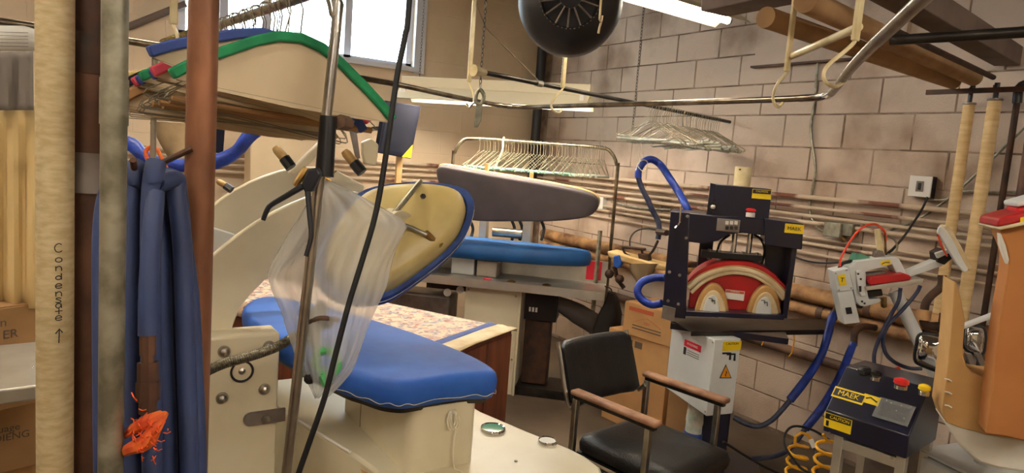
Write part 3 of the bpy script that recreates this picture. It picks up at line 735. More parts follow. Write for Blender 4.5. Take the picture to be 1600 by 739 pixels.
MB().tube([hp(664, 364, 0.11), hp(675, 374, 0.09), hp(688, 382, 0.06)], 0.014, 8).build('swivel_fitting', 'brass', hd)
MB().lathe([(0.011, 0), (0.011, 0.003), (0.006, 0.004), (0.006, 0.010), (0.001, 0.011)], hp(661, 307, 0.100), hn, 6).build('bolt', 'dark_steel', hd)
yk = atY(545, 330, 2.74)
MB().tube([atY(500, 345, 2.60), yk, cen*0.5+yk*0.5+hn*0.10, cen+hn*0.095], [0.045, 0.05, 0.045, 0.06], 14, sm=4).build('head_yoke', 'cream_enamel', press)
# steam valves on the arms
for i, (q0, q1, q2) in enumerate((((430, 230), (444, 247), (455, 262)), ((538, 236), (553, 254), (566, 270)), ((340, 283), (352, 290), (362, 297)))):
    z = (2.45, 2.4, 2.6)[i]; k = (1, 1, 0.7)[i]
    vb = MB().tube([D(*q1, z), D(*q2, z)], 0.020*k, 10).build('valve_base', 'black_paint', press)
    MB().tube([D(*q0, z), D(*((q0[0]*3+q1[0])/4, (q0[1]*3+q1[1])/4), z), D(*q1, z)], [0.013*k, 0.017*k, 0.017*k], 12).build('valve_cap', 'brass_pale', vb)
MB().tr(Fr(D(560, 225, 2.5), yaw(-20)), [(545,200),(557,203),(563,247),(556,250)], 0, 0.005).build('perforated_strap', 'tin', press)
MB().tr(Fr(D(560, 225, 2.55), yaw(-20)), [(566,222),(580,216),(592,226),(588,260),(570,256),(566,240)], 0, 0.05).build('valve_block', 'cream_enamel', press, bev=0.006)
# triangular label and white strips standing in for the highlight along the base edge
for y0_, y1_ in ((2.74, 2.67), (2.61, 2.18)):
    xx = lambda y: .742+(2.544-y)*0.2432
    MB().tube([V((xx(y0_)-.002, y0_, bz+.003)), V((xx(y1_)-.002, y1_, bz+.003))], 0.006, 8).build('edge_highlight', 'label_white', press)
tl = Fr(V((.79, 2.03, 0)), V((.72, 2.36, 0))-V((.79, 2.03, 0)))
lb = MB(); A_, B_ = V((.872, 1.93, bz)), V((.842, 2.10, bz))
sd = (B_-A_).normalized(); nrm = V((-1, -0.17, 0)).normalized()
lb.prism([A_ - sd*0.0 + nrm*0.004 + V((0,0,-.02)), B_ + nrm*0.004 + V((0,0,-.02)), B_*0.4+A_*0.6 + nrm*0.004 + V((0,0,-.16))], nrm*0.001); lb.build('warning_label', 'wood_pale', press)
# braided flexible hose
bh = MB(); pts = [D(285, 612, 1.75), D(310, 588, 1.8), D(345, 570, 1.85), D(390, 557, 1.9), D(430, 543, 1.95), D(462, 525, 2.0), D(490, 512, 2.1), D(515, 506, 2.3)]
cp = catmull(pts, 26); rr = [0.0125 if i % 2 else 0.0145 for i in range(len(cp))]
bh.tube(cp, rr, 10); tag(bh.build('braided_hose', 'braid'), 'ribbed metal flexible hose running across the bolted side frame', 'hose')

# ================================================================= HANGER STAND WITH COVERED HANGERS
PT, PL_ = D(519, 100, 1.38), D(452, 700, 1.42)
dirp = (PL_-PT).normalized(); foot = PT + dirp*(PT.z/-dirp.z)
stand = thing('hanger_stand', 'bent steel pipe stand holding padded hangers above the near press', 'stand', V((foot.x, foot.y, 0)))
bar0, bar1 = V((.425, 1.43, 1.95)), V((.285, 2.77, 1.95))
PT2 = PT - dirp*0.055
MB().tube([foot+UP*0.004, foot.lerp(PT2, 0.5), PT2, D(523, 28, 1.375), D(518, 2, 1.378), D(506, -18, 1.385), V((.420, 1.50, 1.95)), (bar0+bar1)/2, bar1, bar1+V((-.004, .05, -.012)), bar1+V((-.01, .09, -.07)), V((bar1.x-.01, bar1.y+.09, 1.2)), V((bar1.x-.01, bar1.y+.09, 0.0))], 0.0105, 12, sm=5).build('pipe_frame', 'steel', stand)
MB().tube([D(513, 182, 1.385), D(507, 276, 1.39)], [0.0165, 0.0185], 12).build('clamp_sleeve', 'black_paint', stand)
MB().tube([D(530, 190, 1.40), D(544, 193, 1.44)], 0.015, 6).build('clamp_block', 'tar_pipe', stand)
for q in ((foot + V((.0, -.25, .012)), foot + V((0, .25, .012))), (V((bar1.x-.01, bar1.y-.1, .012)), V((bar1.x-.01, bar1.y+.3, .012)))):
    MB().tube(list(q), 0.012, 10).build('foot_bar', 'steel', stand)
# twin black levers clamped on the pole
lev = thing('lever_tool', 'black twin levered clamp hanging on the stand pole', 'lever', D(478, 300, 1.35))
f_ = Fr(D(485, 280, 1.345), yaw(0))
MB().tr(f_, [(470,288),(480,264),(495,262),(501,272),(488,299),(476,302)], 0, 0.022).build('lever_body', 'dark_gun', lev, bev=0.004)
MB().tube([D(473, 291, 1.35), D(446, 307, 1.35), D(424, 320, 1.35), D(417, 329, 1.35), D(411, 344, 1.35)], [.0065, .0055, .005, .005, .0045], 8, sm=3).build('lever', 'dark_gun', lev)
MB().tube([D(481, 299, 1.35), D(484, 337, 1.35), D(486.5, 366, 1.35), D(484, 380, 1.35), D(478, 400, 1.35)], [.006, .0055, .005, .005, .0045], 8, sm=3).build('lever', 'dark_gun', lev)
MB().tube([D(461, 290, 1.37), D(474, 272, 1.37), D(480, 262, 1.37)], [.006, .009, .006], 8).build('brass_nipple', 'brass', lev)
# hangers
def wire_hook(mb, r=0.0016, drop=0.07):
    pts = []
    for k in range(9):
        an = math.radians(-60 + 240*k/8); pts.append(V((0.0135*math.cos(an)-0.0, 0, 0.0135*math.sin(an))))
    pts += [V((-0.006, 0, -0.020)), V((0, 0, -0.032)), V((0, 0, -drop))]
    mb.tube(pts, r, 5)
SH = [(-.232,-.222),(-.20,-.196),(-.15,-.162),(-.09,-.125),(-.045,-.104),(0,-.096),(.045,-.104),(.09,-.125),(.15,-.162),(.20,-.196),(.232,-.222)]
def cape_hanger(foam, label, group):
    t = thing('padded_hanger', label, 'hanger', (0, 0, 0), group)
    h = MB(); wire_hook(h, 0.0018, 0.098); h.tube([V((-.225, 0, -.226)), V((.225, 0, -.226))], 0.0018, 5); h.build('hook', 'wire', t)
    MB().prism([V((x*0.985, -0.0015, z-0.004)) for x, z in SH] + [V((.15, -0.0015, -.232)), V((0, -0.0015, -.236)), V((-.15, -0.0015, -.232))], V((0, 0.003, 0))).build('card_cover', 'card_cream', t)
    fo = MB()
    rings = []
    for i, (x, z) in enumerate(SH):
        a_ = V((SH[max(i-1, 0)][0], 0, SH[max(i-1, 0)][1])); b_ = V((SH[min(i+1, 10)][0], 0, SH[min(i+1, 10)][1]))
        tn = (b_-a_).normalized(); nn = V((-tn.z, 0, tn.x)); c_ = V((x, 0, z))
        rings.append([c_ + nn*0.015 + V((0, .013, 0)), c_ + nn*0.015 + V((0, -.013, 0)), c_ - nn*0.006 + V((0, -.012, 0)), c_ - nn*0.006 + V((0, .012, 0))])
    fo.loft(rings); fo.build('foam_edge', foam, t, bev=0.004)
    return t
def wire_hanger(mw, mtube, label, group, wid=0.205, tube_r=0.005, zt=-0.085, zb=-0.185, wr=0.0015, part='trouser_tube', name='wire_hanger'):
    t = thing(name, label, 'hanger', (0, 0, 0), group)
    h = MB(); wire_hook(h, wr, 0.085)
    h.tube([V((0, 0, zt)), V((wid, 0, zb+0.012)), V((wid+0.004, 0, zb+0.003)), V((wid-0.004, 0, zb))], wr, 5)
    h.tube([V((0, 0, zt)), V((-wid, 0, zb+0.012)), V((-wid-0.004, 0, zb+0.003)), V((-wid+0.004, 0, zb))], wr, 5)
    if not mtube: h.tube([V((-wid, 0, zb)), V((wid, 0, zb))], wr, 5)
    h.build('wire', mw, t)
    if mtube: MB().tube([V((-wid+0.006, 0, zb)), V((wid-0.006, 0, zb))], tube_r, 8).build(part, mtube, t)
    return t
def place(proto, used, loc, rz, ry=0.0, rx=0.0):
    o = proto if not used else copy_tree(proto)
    o.location = loc; o.rotation_euler = (rx, ry, rz); return o
def barp(tt): return bar0.lerp(bar1, tt)
base_rz = math.atan2(0.105, 1.0)
spots = [('foam_green', 0.045, 0.00, 'front padded hanger with a green foam edge on the pipe stand'),
         ('foam_blue', 0.085, 0.02, 'padded hanger with a blue edge peeping above the front green one'),
         ('foam_pink', 0.13, -0.06, 'padded hanger with a pink foam edge low in the stand stack'),
         ('foam_blue', 0.165, 0.04, 'blue edged padded hanger right behind the pink one'),
         ('foam_green', 0.22, -0.09, 'second green edged padded hanger, deeper in the stand stack'),
         ('foam_blue', 0.27, 0.05, 'second blue edged padded hanger, deeper in the stand stack'),
         ('foam_pink', 0.33, 0.10, 'rearmost pink edged padded hanger on the stand'),
         ('foam_dark', 0.39, -0.04, 'rearmost dark edged padded hanger on the stand')]
for fm, tt, dz, lb_ in spots:
    t = cape_hanger(fm, lb_, 'padded hangers on the pipe stand')
    t.location = barp(tt) + UP*0.004; t.rotation_euler = (random.uniform(-.04, .04), (0.24 if tt == 0.085 else random.uniform(0.05, 0.13)), base_rz + dz)
for tt, lb_ in ((0.30, 'large plain card hanger below the padded hangers, the nearer one'), (0.44, 'large plain card hanger below the padded hangers, the farther one')):
    t = cape_hanger('tube_cardboard', lb_, 'padded hangers on the pipe stand')
    t.location = barp(tt) - UP*0.012; t.scale = (1.08, 1, 1.15); t.rotation_euler = (0.03, 0.10, base_rz - 0.12)
pr = wire_hanger('wire', 'tube_cardboard', 'brown tubed wire hanger hanging in the middle of the pipe stand', 'tubed hangers on the pipe stand', wid=0.22, zb=-0.25, tube_r=0.007)
for i in range(8):
    o = place(pr, i > 0, barp(0.10+0.055*i)+UP*0.002, base_rz + random.uniform(-.25, .25), random.uniform(0.0, 0.14))
pr = wire_hanger('wire', None, 'thin bare wire hanger among the padded hangers on the pipe stand', 'bare wire hangers on the pipe stand', wid=0.23, zb=-0.27)
for i in range(12):
    place(pr, i > 0, barp(0.14+0.04*i)+UP*0.003, base_rz + random.uniform(-.35, .35), random.uniform(-0.02, 0.16))
pr = wire_hanger('wire_gold', None, 'old brass coloured wire hanger bunched at the far end of the stand', 'old hangers at the far end of the stand', wid=0.2)
for i in range(18):
    place(pr, i > 0, barp(0.70+0.016*i)+UP*0.003, base_rz + random.uniform(-.12, .12), random.uniform(-0.05, 0.1))

# ================================================================= PLASTIC BAG
rows = [(276, 503, 517), (286, 500, 522), (300, 492, 552), (322, 480, 600), (345, 468, 636), (365, 455, 632), (395, 436, 618), (425, 418, 608), (450, 422, 602), (480, 438, 590), (510, 448, 578), (545, 460, 566), (575, 470, 552), (600, 482, 530), (618, 490, 510)]
bagz = 1.46; NR = 84
bg_ = thing('plastic_bag', 'clear plastic bag with odds and ends tied to the stand pole', 'bag', D(500, 618, bagz))
rings = []; rnd = random.Random(11)
rows = [(p.x, p.y, p.z) for p in catmull([V(r_) for r_ in rows], 3)]
for j, (y, x0, x1) in enumerate(rows):
    c0, hw = (x0+x1)/2, (x1-x0)/2; ring = []
    for i in range(NR):
        an = 2*math.pi*i/NR
        fold = 1 + 0.34*math.sin(an*9+j*0.05)*(0.3+0.02*j) + 0.22*math.sin(an*17+j*0.07)*(0.4+0.015*j)
        px = c0 + hw*math.cos(an)*(1+0.03*math.sin(an*5+j*0.33)); dz = hw*0.40*math.sin(an)*fold*bagz/F_PX
        ring.append(D(px, y + 5*math.sin(an*3+j*0.17)*min(1, j/6), bagz + dz))
    rings.append(ring)
MB().loft(rings, cap0=False).build('film', 'plastic_film', bg_, sharp=180)
nk = MB()
for k in range(9):
    a_ = rnd.uniform(0, 6.28); nk.tube([D(510, 278, bagz-0.015), D(510+18*math.cos(a_), 272+12*math.sin(a_), bagz-0.02+0.01*k/9)], [0.004, 0.0015], 5)
nk.build('twist_tie', 'brass', bg_)
t = thing('label_card', 'white printed card inside the plastic bag', 'card', D(490, 570, bagz-0.0))
f_ = Fr(D(490, 520, bagz), yaw(10))
MB().tr(f_, [(462,510),(500,468),(512,480),(500,520),(500,562)], 0, 0.002).build('card', 'paper', t)
for k in range(5):
    MB().tr(f_, [(470+3*k, 512+7*k), (478+3*k, 508+7*k), (480+3*k, 511+7*k), (472+3*k, 515+7*k)], -0.001, 0.001).build('print', 'print_grey', t)
t = thing('tape_ring', 'green plastic ring at the bottom of the bag', 'ring', D(508, 585, bagz-0.01))
MB().tube(MB().ring(D(510, 566, bagz-0.01), 0.026, (FWD+V((.5,.3,.2))).normalized(), 20), 0.009, 8, closed=True).build('ring', 'green_plastic', t)
MB().tube([D(505, 585, bagz-0.01), D(512, 600, bagz-0.01)], 0.012, 8).build('spool', 'green_plastic', t)
tag(MB().tube([D(480, 505, bagz-0.03), D(500, 497, bagz-0.04), D(531, 500, bagz-0.03)], 0.005, 8, sm=4).build('bracket_strip', 'tar_pipe'), 'short brown curved strip inside the plastic bag', 'strip')
tag(MB().ball(D(484, 591, bagz-0.0), 0.013, 10).build('rubber_bung', 'black_rubber'), 'small black rubber bung at the bottom of the bag', 'bung')

# black cable hanging down the middle
cz = 1.3; top = D(640, -5, cz); 
bot = D(462, 755, cz)
cpts = [V((top.x+0.01, top.y, 3.15)), V((top.x+0.005, top.y, 2.4)), top, D(633, 55, cz), D(622, 110, cz), D(613, 170, cz), D(600, 262, cz), D(586, 338, cz), D(565, 410, cz), D(545, 475, cz), D(524, 555, cz), D(507, 622, cz), D(482, 695, cz), bot, D(438, 850, cz+.01), D(425, 980, cz+.03), V((D(425, 980, cz+.03).x-.02, D(425, 980, cz+.03).y, 0.3)), V((bot.x-.09, bot.y+.02, 0.02)), V((bot.x-.2, bot.y+.05, 0.008))]
tag(MB().tube(cpts, 0.0058, 8, sm=5).build('black_cable', 'black_rubber'), 'black cable hanging from the ceiling in front of the plastic bag', 'cable')

# ================================================================= FLORAL COVERED TABLE
C1 = atZ(808, 515, 0.78); C2 = atZ(590, 470, 0.78)
ft = Fr(C1, C2-C1)      # e1 runs left-away along the far edge
wd = 0.55; ln = 1.75
if ft.e2.dot(V((-0.876, -0.482, 0))) < 0: sgn = -1
else: sgn = 1
P_ = lambda a, b, c: ft.P(a, sgn*b, c)
tb = thing('wooden_cabinet', 'reddish wooden cabinet under a floral cloth behind the blue board', 'cabinet', V((P_(ln/2, wd/2, 0).x, P_(ln/2, wd/2, 0).y, 0)))
def hx(a0, a1, b0, b1, c0, c1): return [P_(a0,b0,c0),P_(a1,b0,c0),P_(a1,b1,c0),P_(a0,b1,c0),P_(a0,b0,c1),P_(a1,b0,c1),P_(a1,b1,c1),P_(a0,b1,c1)]
def fx(mb, p):   # keep the winding outward for either handedness
    if sgn > 0: mb.hexa(p)
    else: mb.add(p, [(0,1,2,3),(7,6,5,4),(4,5,1,0),(5,6,2,1),(6,7,3,2),(7,4,0,3)])
    return mb
fx(MB(), hx(0.02, ln, 0.02, wd-0.02, -0.72, -0.008)).build('body', 'wood_cherry', tb, bev=0.004)
fx(MB(), hx(0.06, ln-0.04, 0.05, wd-0.06, -0.78, -0.72)).build('plinth', 'black_paint', tb)
for b0, b1 in ((0.03, 0.27), (0.28, wd-0.03)):
    fx(MB(), hx(0.012, 0.02, b0, b1, -0.70, -0.02)).build('door', 'wood_cherry', tb, bev=0.003)
cl = thing('table_cloth', 'floral printed cloth laid over the wooden cabinet', 'cloth', P_(ln/2, wd/2, 0))
c_ = MB(); NA, NB = 40, 6; rowsv = []
prof = [(0.0, -0.05), (0.0, -0.02), (0.004, 0.0), (0.1, 0.003), (wd-0.1, 0.003), (wd-0.004, 0.0), (wd+0.004, -0.03), (wd+0.008, -0.085)]
for i in range(NA+1):
    a_ = 0.16 + (ln-0.16)*i/NA
    for b_, z_ in prof:
        wv = 0.006*math.sin(i*1.1)+0.004*math.sin(i*2.3)
        rowsv.append(P_(a_, b_ + (wv if z_ < -0.02 and b_ > 0.2 else -wv if z_ < -0.02 else 0), z_ + (wv if z_ < -0.04 else 0)))
m8 = len(prof)
c_.add(rowsv, [(i*m8+k, i*m8+k+1, (i+1)*m8+k+1, (i+1)*m8+k) for i in range(NA) for k in range(m8-1)])
c_.build('cloth', 'floral', cl, solid=0.003, sharp=60)
wb_ = MB()
for a0, a1, nm, mt in ((0.0, 0.115, 'cream_runner', 'pad_white'), (0.115, 0.165, 'blue_band', 'blue_edge')):
    c_ = MB(); pr_ = []
    for k in range(5):
        a_ = a0+(a1-a0)*k/4
        for b_, z_ in ((0.0, -0.01), (0.0, 0.007), (0.15, 0.008), (0.4, 0.008), (wd+0.006, 0.006), (wd+0.014, -0.03), (wd+0.012, -0.09 if nm == 'cream_runner' else -0.05)):
            pr_.append(P_(a_, b_, z_ + 0.002*math.sin(a_*90+b_*20)))
    c_.add(pr_, [(i*7+k, i*7+k+1, (i+1)*7+k+1, (i+1)*7+k) for i in range(4) for k in range(6)])
    c_.build(nm, mt, cl, solid=0.004)
# ================================================================= FAR STEAM PRESS ACROSS THE CORNER
A_, B_ = atZ(655, 430, 0.80), atZ(945, 460, 0.80)
F2 = Fr(A_, B_-A_); L2 = (B_-A_).length
p2 = thing('steam_press', 'far steam press with grey padded head and blue board across the corner', 'press', V((F2.P(L2*.5, .3, 0).x, F2.P(L2*.5, .3, 0).y, 0)))
tr_ = MB(); tr_.fbox(F2, -0.35, L2, 0.0, 0.004, -0.045, 0.012); tr_.fbox(F2, -0.35, L2, 0.004, 0.42, -0.01, 0.0); tr_.fbox(F2, -0.35, L2, 0.42, 0.425, -0.01, 0.16); tr_.fbox(F2, L2-0.004, L2, 0.004, 0.42, -0.045, 0.012)
tr_.build('tray', 'steel_brushed', p2)
for q in ((800, 428), (855, 434), (762, 423)):
    c = F2.P(F2.loc(*q, 0.10)[0], 0.10, 0.001)
    MB().lathe([(0.03, 0), (0.032, 0.006), (0.022, 0.010), (0.012, 0.014), (0.001, 0.015)], c, UP, 16).build('knob', 'brass' if q[0] != 762 else 'foam_pink', p2)
bx = MB().fbox(F2, F2.loc(706, 400, .2)[0], F2.loc(742, 400, .2)[0], 0.2, 0.36, 0.0, 0.13).build('control_box', 'white_enamel', p2, bev=0.006)
MB().fbox(F2, F2.loc(746, 400, .2)[0], F2.loc(778, 400, .2)[0], 0.2, 0.36, 0.0, 0.115).build('pedestal', 'steel_brushed', p2, bev=0.006)
a0 = F2.loc(918, 400, .4)[0]; a1 = F2.loc(942, 400, .4)[0]
MB().fbox(F2, a0, a1, 0.414, 0.42, 0.02, 0.155).build('red_sticker', 'red_tape', p2)
# blue board
nose = F2.loc(924, 390, 0.26)
nz = 1.035; la = nose[0]
loc_out = [(-0.5, 0.06), (0.2, 0.04), (0.6, 0.06), (0.85, 0.10), (la-0.12, 0.17), (la-0.03, 0.22), (la, 0.27), (la-0.03, 0.32), (la-0.12, 0.38), (0.85, 0.42), (0.5, 0.46), (-0.5, 0.46)]
o2 = [F2.P(a, b, nz-0.80) for a, b in loc_out]
o2 = [p for p in catmull(o2, 3, True)]
MB().loft([atz(offs(o2, 0.03), nz+0.012), atz(offs(o2, 0.010), nz+0.008), atz(o2, nz-0.01), atz(offs(o2, -0.006), nz-0.04), atz(offs(o2, 0.0), nz-0.085), atz(offs(o2, 0.03), nz-0.10)]).build('board_pad', 'blue_cloth_teal', p2, sharp=60)
# head, face towards the room
hc2 = F2.P(0.55, 0.16, 0.50); hn2 = (-F2.e2*0.92 - UP*0.30).normalized()
o3 = [(682,266),(684,282),(694,305),(708,328),(726,342),(760,346),(810,346),(860,346),(905,342),(926,335),(935,322),(931,310),(912,301),(870,292),(820,283),(760,273),(705,263),(690,261)]
o3 = [hit(x, y, hc2, hn2) for x, y in o3]; o3 = catmull(o3, 3, True); c3 = sum(o3, V((0,0,0)))/len(o3)
def r3(k, h): return [c3+(p-c3)*k - hn2*h for p in o3]
MB().loft([r3(0.9, -0.012), r3(0.975, -0.008), r3(1.0, 0.006), r3(1.0, 0.045), r3(0.985, 0.05)]).build('head_pad', 'grey_cloth', p2, sharp=60)
MB().loft([r3(0.97, 0.045), r3(1.012, 0.05), r3(1.012, 0.068), r3(0.96, 0.095), r3(0.7, 0.11)]).build('head_board', 'tan_edge', p2, sharp=40)
for q, h in (((760, 262), 0.05), ((830, 276), 0.06)):
    c = hit(q[0], q[1], hc2-hn2*0.10, hn2)
    MB().fbox(Fr(c, F2.e1), -0.012, 0.012, -0.01, 0.03, -0.06, 0.03).build('bracket', 'tan_edge', p2, bev=0.003)
# yoke posts and cylinder between head and board
for q0, q1, w_ in (((757, 338), (757, 372), 0.028), ((826, 340), (826, 378), 0.032)):
    a, c0 = F2.loc(*q0, 0.50); _, c1 = F2.loc(*q1, 0.50)
    MB().fbox(F2, a-w_, a+w_, 0.46, 0.56, c1-0.30, c0+0.04).build('yoke_post', 'steel_brushed', p2, bev=0.004)
MB().tube([F2.q(770, 362, 0.5), F2.q(816, 366, 0.5)], 0.035, 14).build('air_cylinder', 'steel', p2)
for x_ in (735, 800, 812, 846):
    MB().tube([F2.q(x_, 345, 0.52), F2.q(x_+4, 358, 0.54), F2.q(x_, 375, 0.5)], 0.012, 8, sm=4).build('hose', 'black_rubber', p2)
# cabinet and running gear under the tray
a0, a1 = F2.loc(727, 460, 0.10)[0], F2.loc(812, 460, 0.10)[0]
MB().fbox(F2, a0, a1, 0.10, 0.40, -0.80+0.0, -0.012).build('front_panel', 'cream_enamel', p2, bev=0.005)
MB().fbox(F2, a1, a1+0.015, 0.09, 0.42, -0.80, -0.02).build('leg_frame', 'cream_enamel', p2)
for q in ((732, 452), (806, 463), (799, 562)):
    MB().lathe([(0.008, 0), (0.006, 0.005), (0.001, 0.006)], F2.q(q[0], q[1], 0.10), -F2.e2, 8).build('screw', 'steel', p2)
MB().fbox(F2, -0.30, 0.19, 0.16, 0.42, -0.42, -0.16).build('tank', 'tin', p2, bev=0.02)
for q in ((699, 457), (719, 453)):
    MB().tube([F2.q(q[0], q[1], 0.14), F2.q(q[0], q[1], 0.22)], 0.028, 14).build('valve', 'label_white', p2)
MB().fbox(F2, 0.0, 0.32, 0.20, 0.40, -0.12, -0.015).build('valve_rail', 'dark_steel', p2)
MB().fbox(F2, a1+0.015, L2+0.02, 0.12, 0.42, -0.80, -0.74).build('foot_plate', 'dark_steel', p2)
# dark power unit right of the panel
pu = thing('power_unit', 'dark control unit with three small white switches under the far press', 'control box', V((F2.P(a1+0.14, .3, 0).x, F2.P(a1+.14, .3, 0).y, 0.066)))
MB().fbox(F2, a1+0.03, a1+0.26, 0.18, 0.40, -0.27, -0.03).build('case', 'black_paint', pu, bev=0.006)
MB().fbox(F2, a1+0.04, a1+0.22, 0.20, 0.38, -0.732, -0.27).build('stand', 'iron_dark', pu, bev=0.006)
for k in range(3):
    c = F2.q(828+5*k, 483+0.6*k, 0.178); MB().fbox(Fr(c, F2.e1), -0.007, 0.007, -0.003, 0.001, -0.016, 0.016).build('switch', 'label_white', pu)
du = thing('suction_duct', 'sagging grey duct lying under the stainless tray of the far press', 'duct', F2.P(1.0, .35, -0.7))
MB().tube([F2.P(a1+0.24, 0.30, -0.15), F2.P(a1+0.40, 0.32, -0.22), F2.P(a1+0.62, 0.34, -0.36), F2.P(a1+0.75, 0.36, -0.66)], [0.05, 0.075, 0.075, 0.06], 14, sm=5).build('hose', 'drape_grey', du)
bc = thing('dark_jacket', 'black jacket hanging off the right end of the far press', 'jacket', F2.P(L2+0.02, 0.0, -0.33))
f_ = Fr(F2.P(L2, 0.02, -0.1), F2.e1)
rings = []
for y, x0, x1 in ((458, 949, 962), (470, 946, 968), (490, 935, 972), (512, 926, 970), (530, 922, 955), (536, 926, 944)):
    ring = []
    for i in range(16):
        an = 2*math.pi*i/16; c0, hw = (x0+x1)/2, (x1-x0)/2
        ring.append(f_.q(c0+hw*math.cos(an), y+2*math.sin(an*3), 0.06+0.05*math.sin(an)*(1+0.3*math.sin(an*4))))
    rings.append(ring)
MB().loft(rings).build('cloth', 'black_vinyl', bc, sharp=70)
MB().tube([F2.P(L2-0.005, 0.2, 0.02), f_.q(955, 452, 0.08), f_.q(956, 466, 0.06)], 0.005, 6, sm=3).build('hook', 'wire_dark', bc)

# ================================================================= HANGER RACK BEHIND THE FAR PRESS
RB = 0.62
rk = thing('hanger_rack', 'bent pipe hanger rack standing behind the far press', 'rack', V((F2.P(.6, RB, 0).x, F2.P(.6, RB, 0).y, 0)))
ra, rcL = F2.loc(735, 214, RB); rb_, rcR = F2.loc(945, 233, RB)
rz_ = (rcL+rcR)/2
rl = F2.loc(707, 262, RB)[0]; rr_ = F2.loc(966, 255, RB)[0]
MB().tube([F2.P(rl, RB, -0.80), F2.P(rl, RB, rz_-0.25), F2.P(rl+0.01, RB, rz_-0.12), F2.P(rl+0.06, RB, rz_-0.03), F2.P(rl+0.16, RB, rz_), F2.P((ra+rb_)/2, RB, rz_), F2.P(rr_-0.16, RB, rz_), F2.P(rr_-0.06, RB, rz_-0.03), F2.P(rr_-0.01, RB, rz_-0.12), F2.P(rr_, RB, rz_-0.25), F2.P(rr_, RB, -0.80)], 0.013, 12, sm=3).build('pipe_frame', 'rail_steel', rk)
rz2 = math.atan2(F2.e2.y, F2.e2.x)
pr = wire_hanger('wire', 'tube_teal', 'wire hanger with a pale teal tube on the far rack', 'teal tubed hangers on the far rack', wid=0.20, tube_r=0.009, zb=-0.215, wr=0.0022)
k = 0
xa, xb = F2.loc(752, 215, RB)[0], F2.loc(915, 230, RB)[0]
for i in range(34):
    a = xa + (xb-xa)*i/33 + random.uniform(-.006, .006)
    place(pr, k > 0, F2.P(a, RB, rz_+0.002), rz2 - 0.45 + random.uniform(-.2, .2), random.uniform(-.03, .03)); k += 1
pr = wire_hanger('wire', 'tube_white', 'white tubed hanger at the right end of the far rack', 'white tubed hangers on the far rack', wid=0.20, tube_r=0.009, zb=-0.215, wr=0.0022)
xa, xb = F2.loc(916, 230, RB)[0], F2.loc(945, 233, RB)[0]
for i in range(9):
    a = xa + (xb-xa)*i/8
    place(pr, i > 0, F2.P(a, RB, rz_+0.002), rz2 - 0.3 + random.uniform(-.1, .1), random.uniform(-.03, .03))
t = thing('cream_hook', 'single cream hook hanging among the teal hangers on the far rack', 'hook', F2.P(F2.loc(787, 222, RB)[0], RB, rz_))
ah = F2.loc(787, 222, RB)[0]
MB().tube([F2.P(ah, RB+.02, rz_+.0), F2.P(ah, RB, rz_+.022), F2.P(ah, RB-.025, rz_), F2.P(ah, RB-.03, rz_-.08), F2.P(ah-.03, RB-.03, rz_-.16), F2.P(ah-.05, RB-.03, rz_-.24)], 0.007, 8, sm=4).build('hook', 'hook_cream', t)
# square post beside the rack
pz0 = D(936, 380, 4.95)
tag(MB().box((pz0.x-.012, pz0.y-.012, 0), (pz0.x+.012, pz0.y+.012, D(951, 361, 4.95).z)).build('angle_post', 'galv', bev=0.002), 'short grey post beside the right leg of the far rack', 'post')

# ================================================================= HANGING RAIL, HOOKS, BAR
RZ = 1.92
rail = thing('hanging_rail', 'curved steel hanging rail looping under the ceiling hooks', 'rail', V((2.05, 2.2, RZ)))
rp_ = [(-1.6,2.2),(-.6,2.36),(.166,2.51),(.70,2.63),(1.141,2.755),(1.50,2.96),(1.80,3.12),(1.98,3.17),(2.05,3.08),(2.06,2.90),(2.065,2.5),(2.08,1.91),(2.075,1.50),(2.04,1.36),(1.95,1.275),(1.475,.913),(1.039,.558),(.3,-.05)]
MB().tube([V((x, y, RZ)) for x, y in rp_], 0.0115, 12, sm=5).build('rail', 'rail_steel', rail)
c = V((2.06, 1.40, RZ)); MB().tube([V((2.075, 1.47, RZ)), V((2.065, 1.40, RZ)), V((2.03, 1.345, RZ)), V((1.97, 1.29, RZ))], 0.0128, 12, sm=4).build('bend_sleeve', 'chrome', rail)
for x, y in ((1.93, 3.165), (1.99, 3.165)): MB().tube([V((x-.012, y+.003, RZ)), V((x+.012, y-.003, RZ))], 0.0135, 12).build('collar', 'steel', rail)
def jhook(label, sb, st, path, z, w_=0.011):
    t = thing('ceiling_hook', label, 'hook', D(*path[-1], z), 'cream ceiling hooks')
    p = D(sb[0], sb[1], z)
    MB().box((p.x-w_, p.y-0.006, p.z), (p.x+w_, p.y+0.006, 3.15)).build('strap', 'hook_cream', t, bev=0.003)
    pts = [p+UP*0.01] + [D(x, y, z + dz) for x, y, dz in path_z(path)]
    MB().tube(pts, 0.0055, 8, sm=4).build('hook', 'hook_cream', t)
    return t
def path_z(path):
    n_ = len(path); return [(x, y, -0.03*math.sin(math.pi*min(1, (i)/(n_-1)))) for i, (x, y) in enumerate(path)]
def rail_z(px, py): return (atZ(px, py, RZ)-CAM).dot(FWD)
h1 = jhook('cream hook beside the metal clip on the chain, left of the black dish', (733, 128), None, [(733, 131), (739, 146), (740, 160), (733, 167), (729, 162)], rail_z(735, 156))
h2 = jhook('cream hook on the rail right below the black dish', (879, 137), None, [(878, 140), (866, 154), (861, 164), (865, 173), (873, 176), (878, 171)], rail_z(868, 165)*0.985)
h3 = jhook('cream hook of the double bracket, the left one with a slotted strap', (1229, 112), None, [(1228, 115), (1215, 131), (1208, 149), (1210, 162), (1217, 167), (1223, 161)], rail_z(1214, 155)*0.985)
h4 = jhook('cream hook of the double bracket, the right one nearest the strut pipes', (1336, 64), None, [(1334, 67), (1318, 82), (1296, 100), (1287, 115), (1291, 129), (1304, 135), (1316, 130), (1321, 122)], rail_z(1305, 128)*0.97, 0.013)
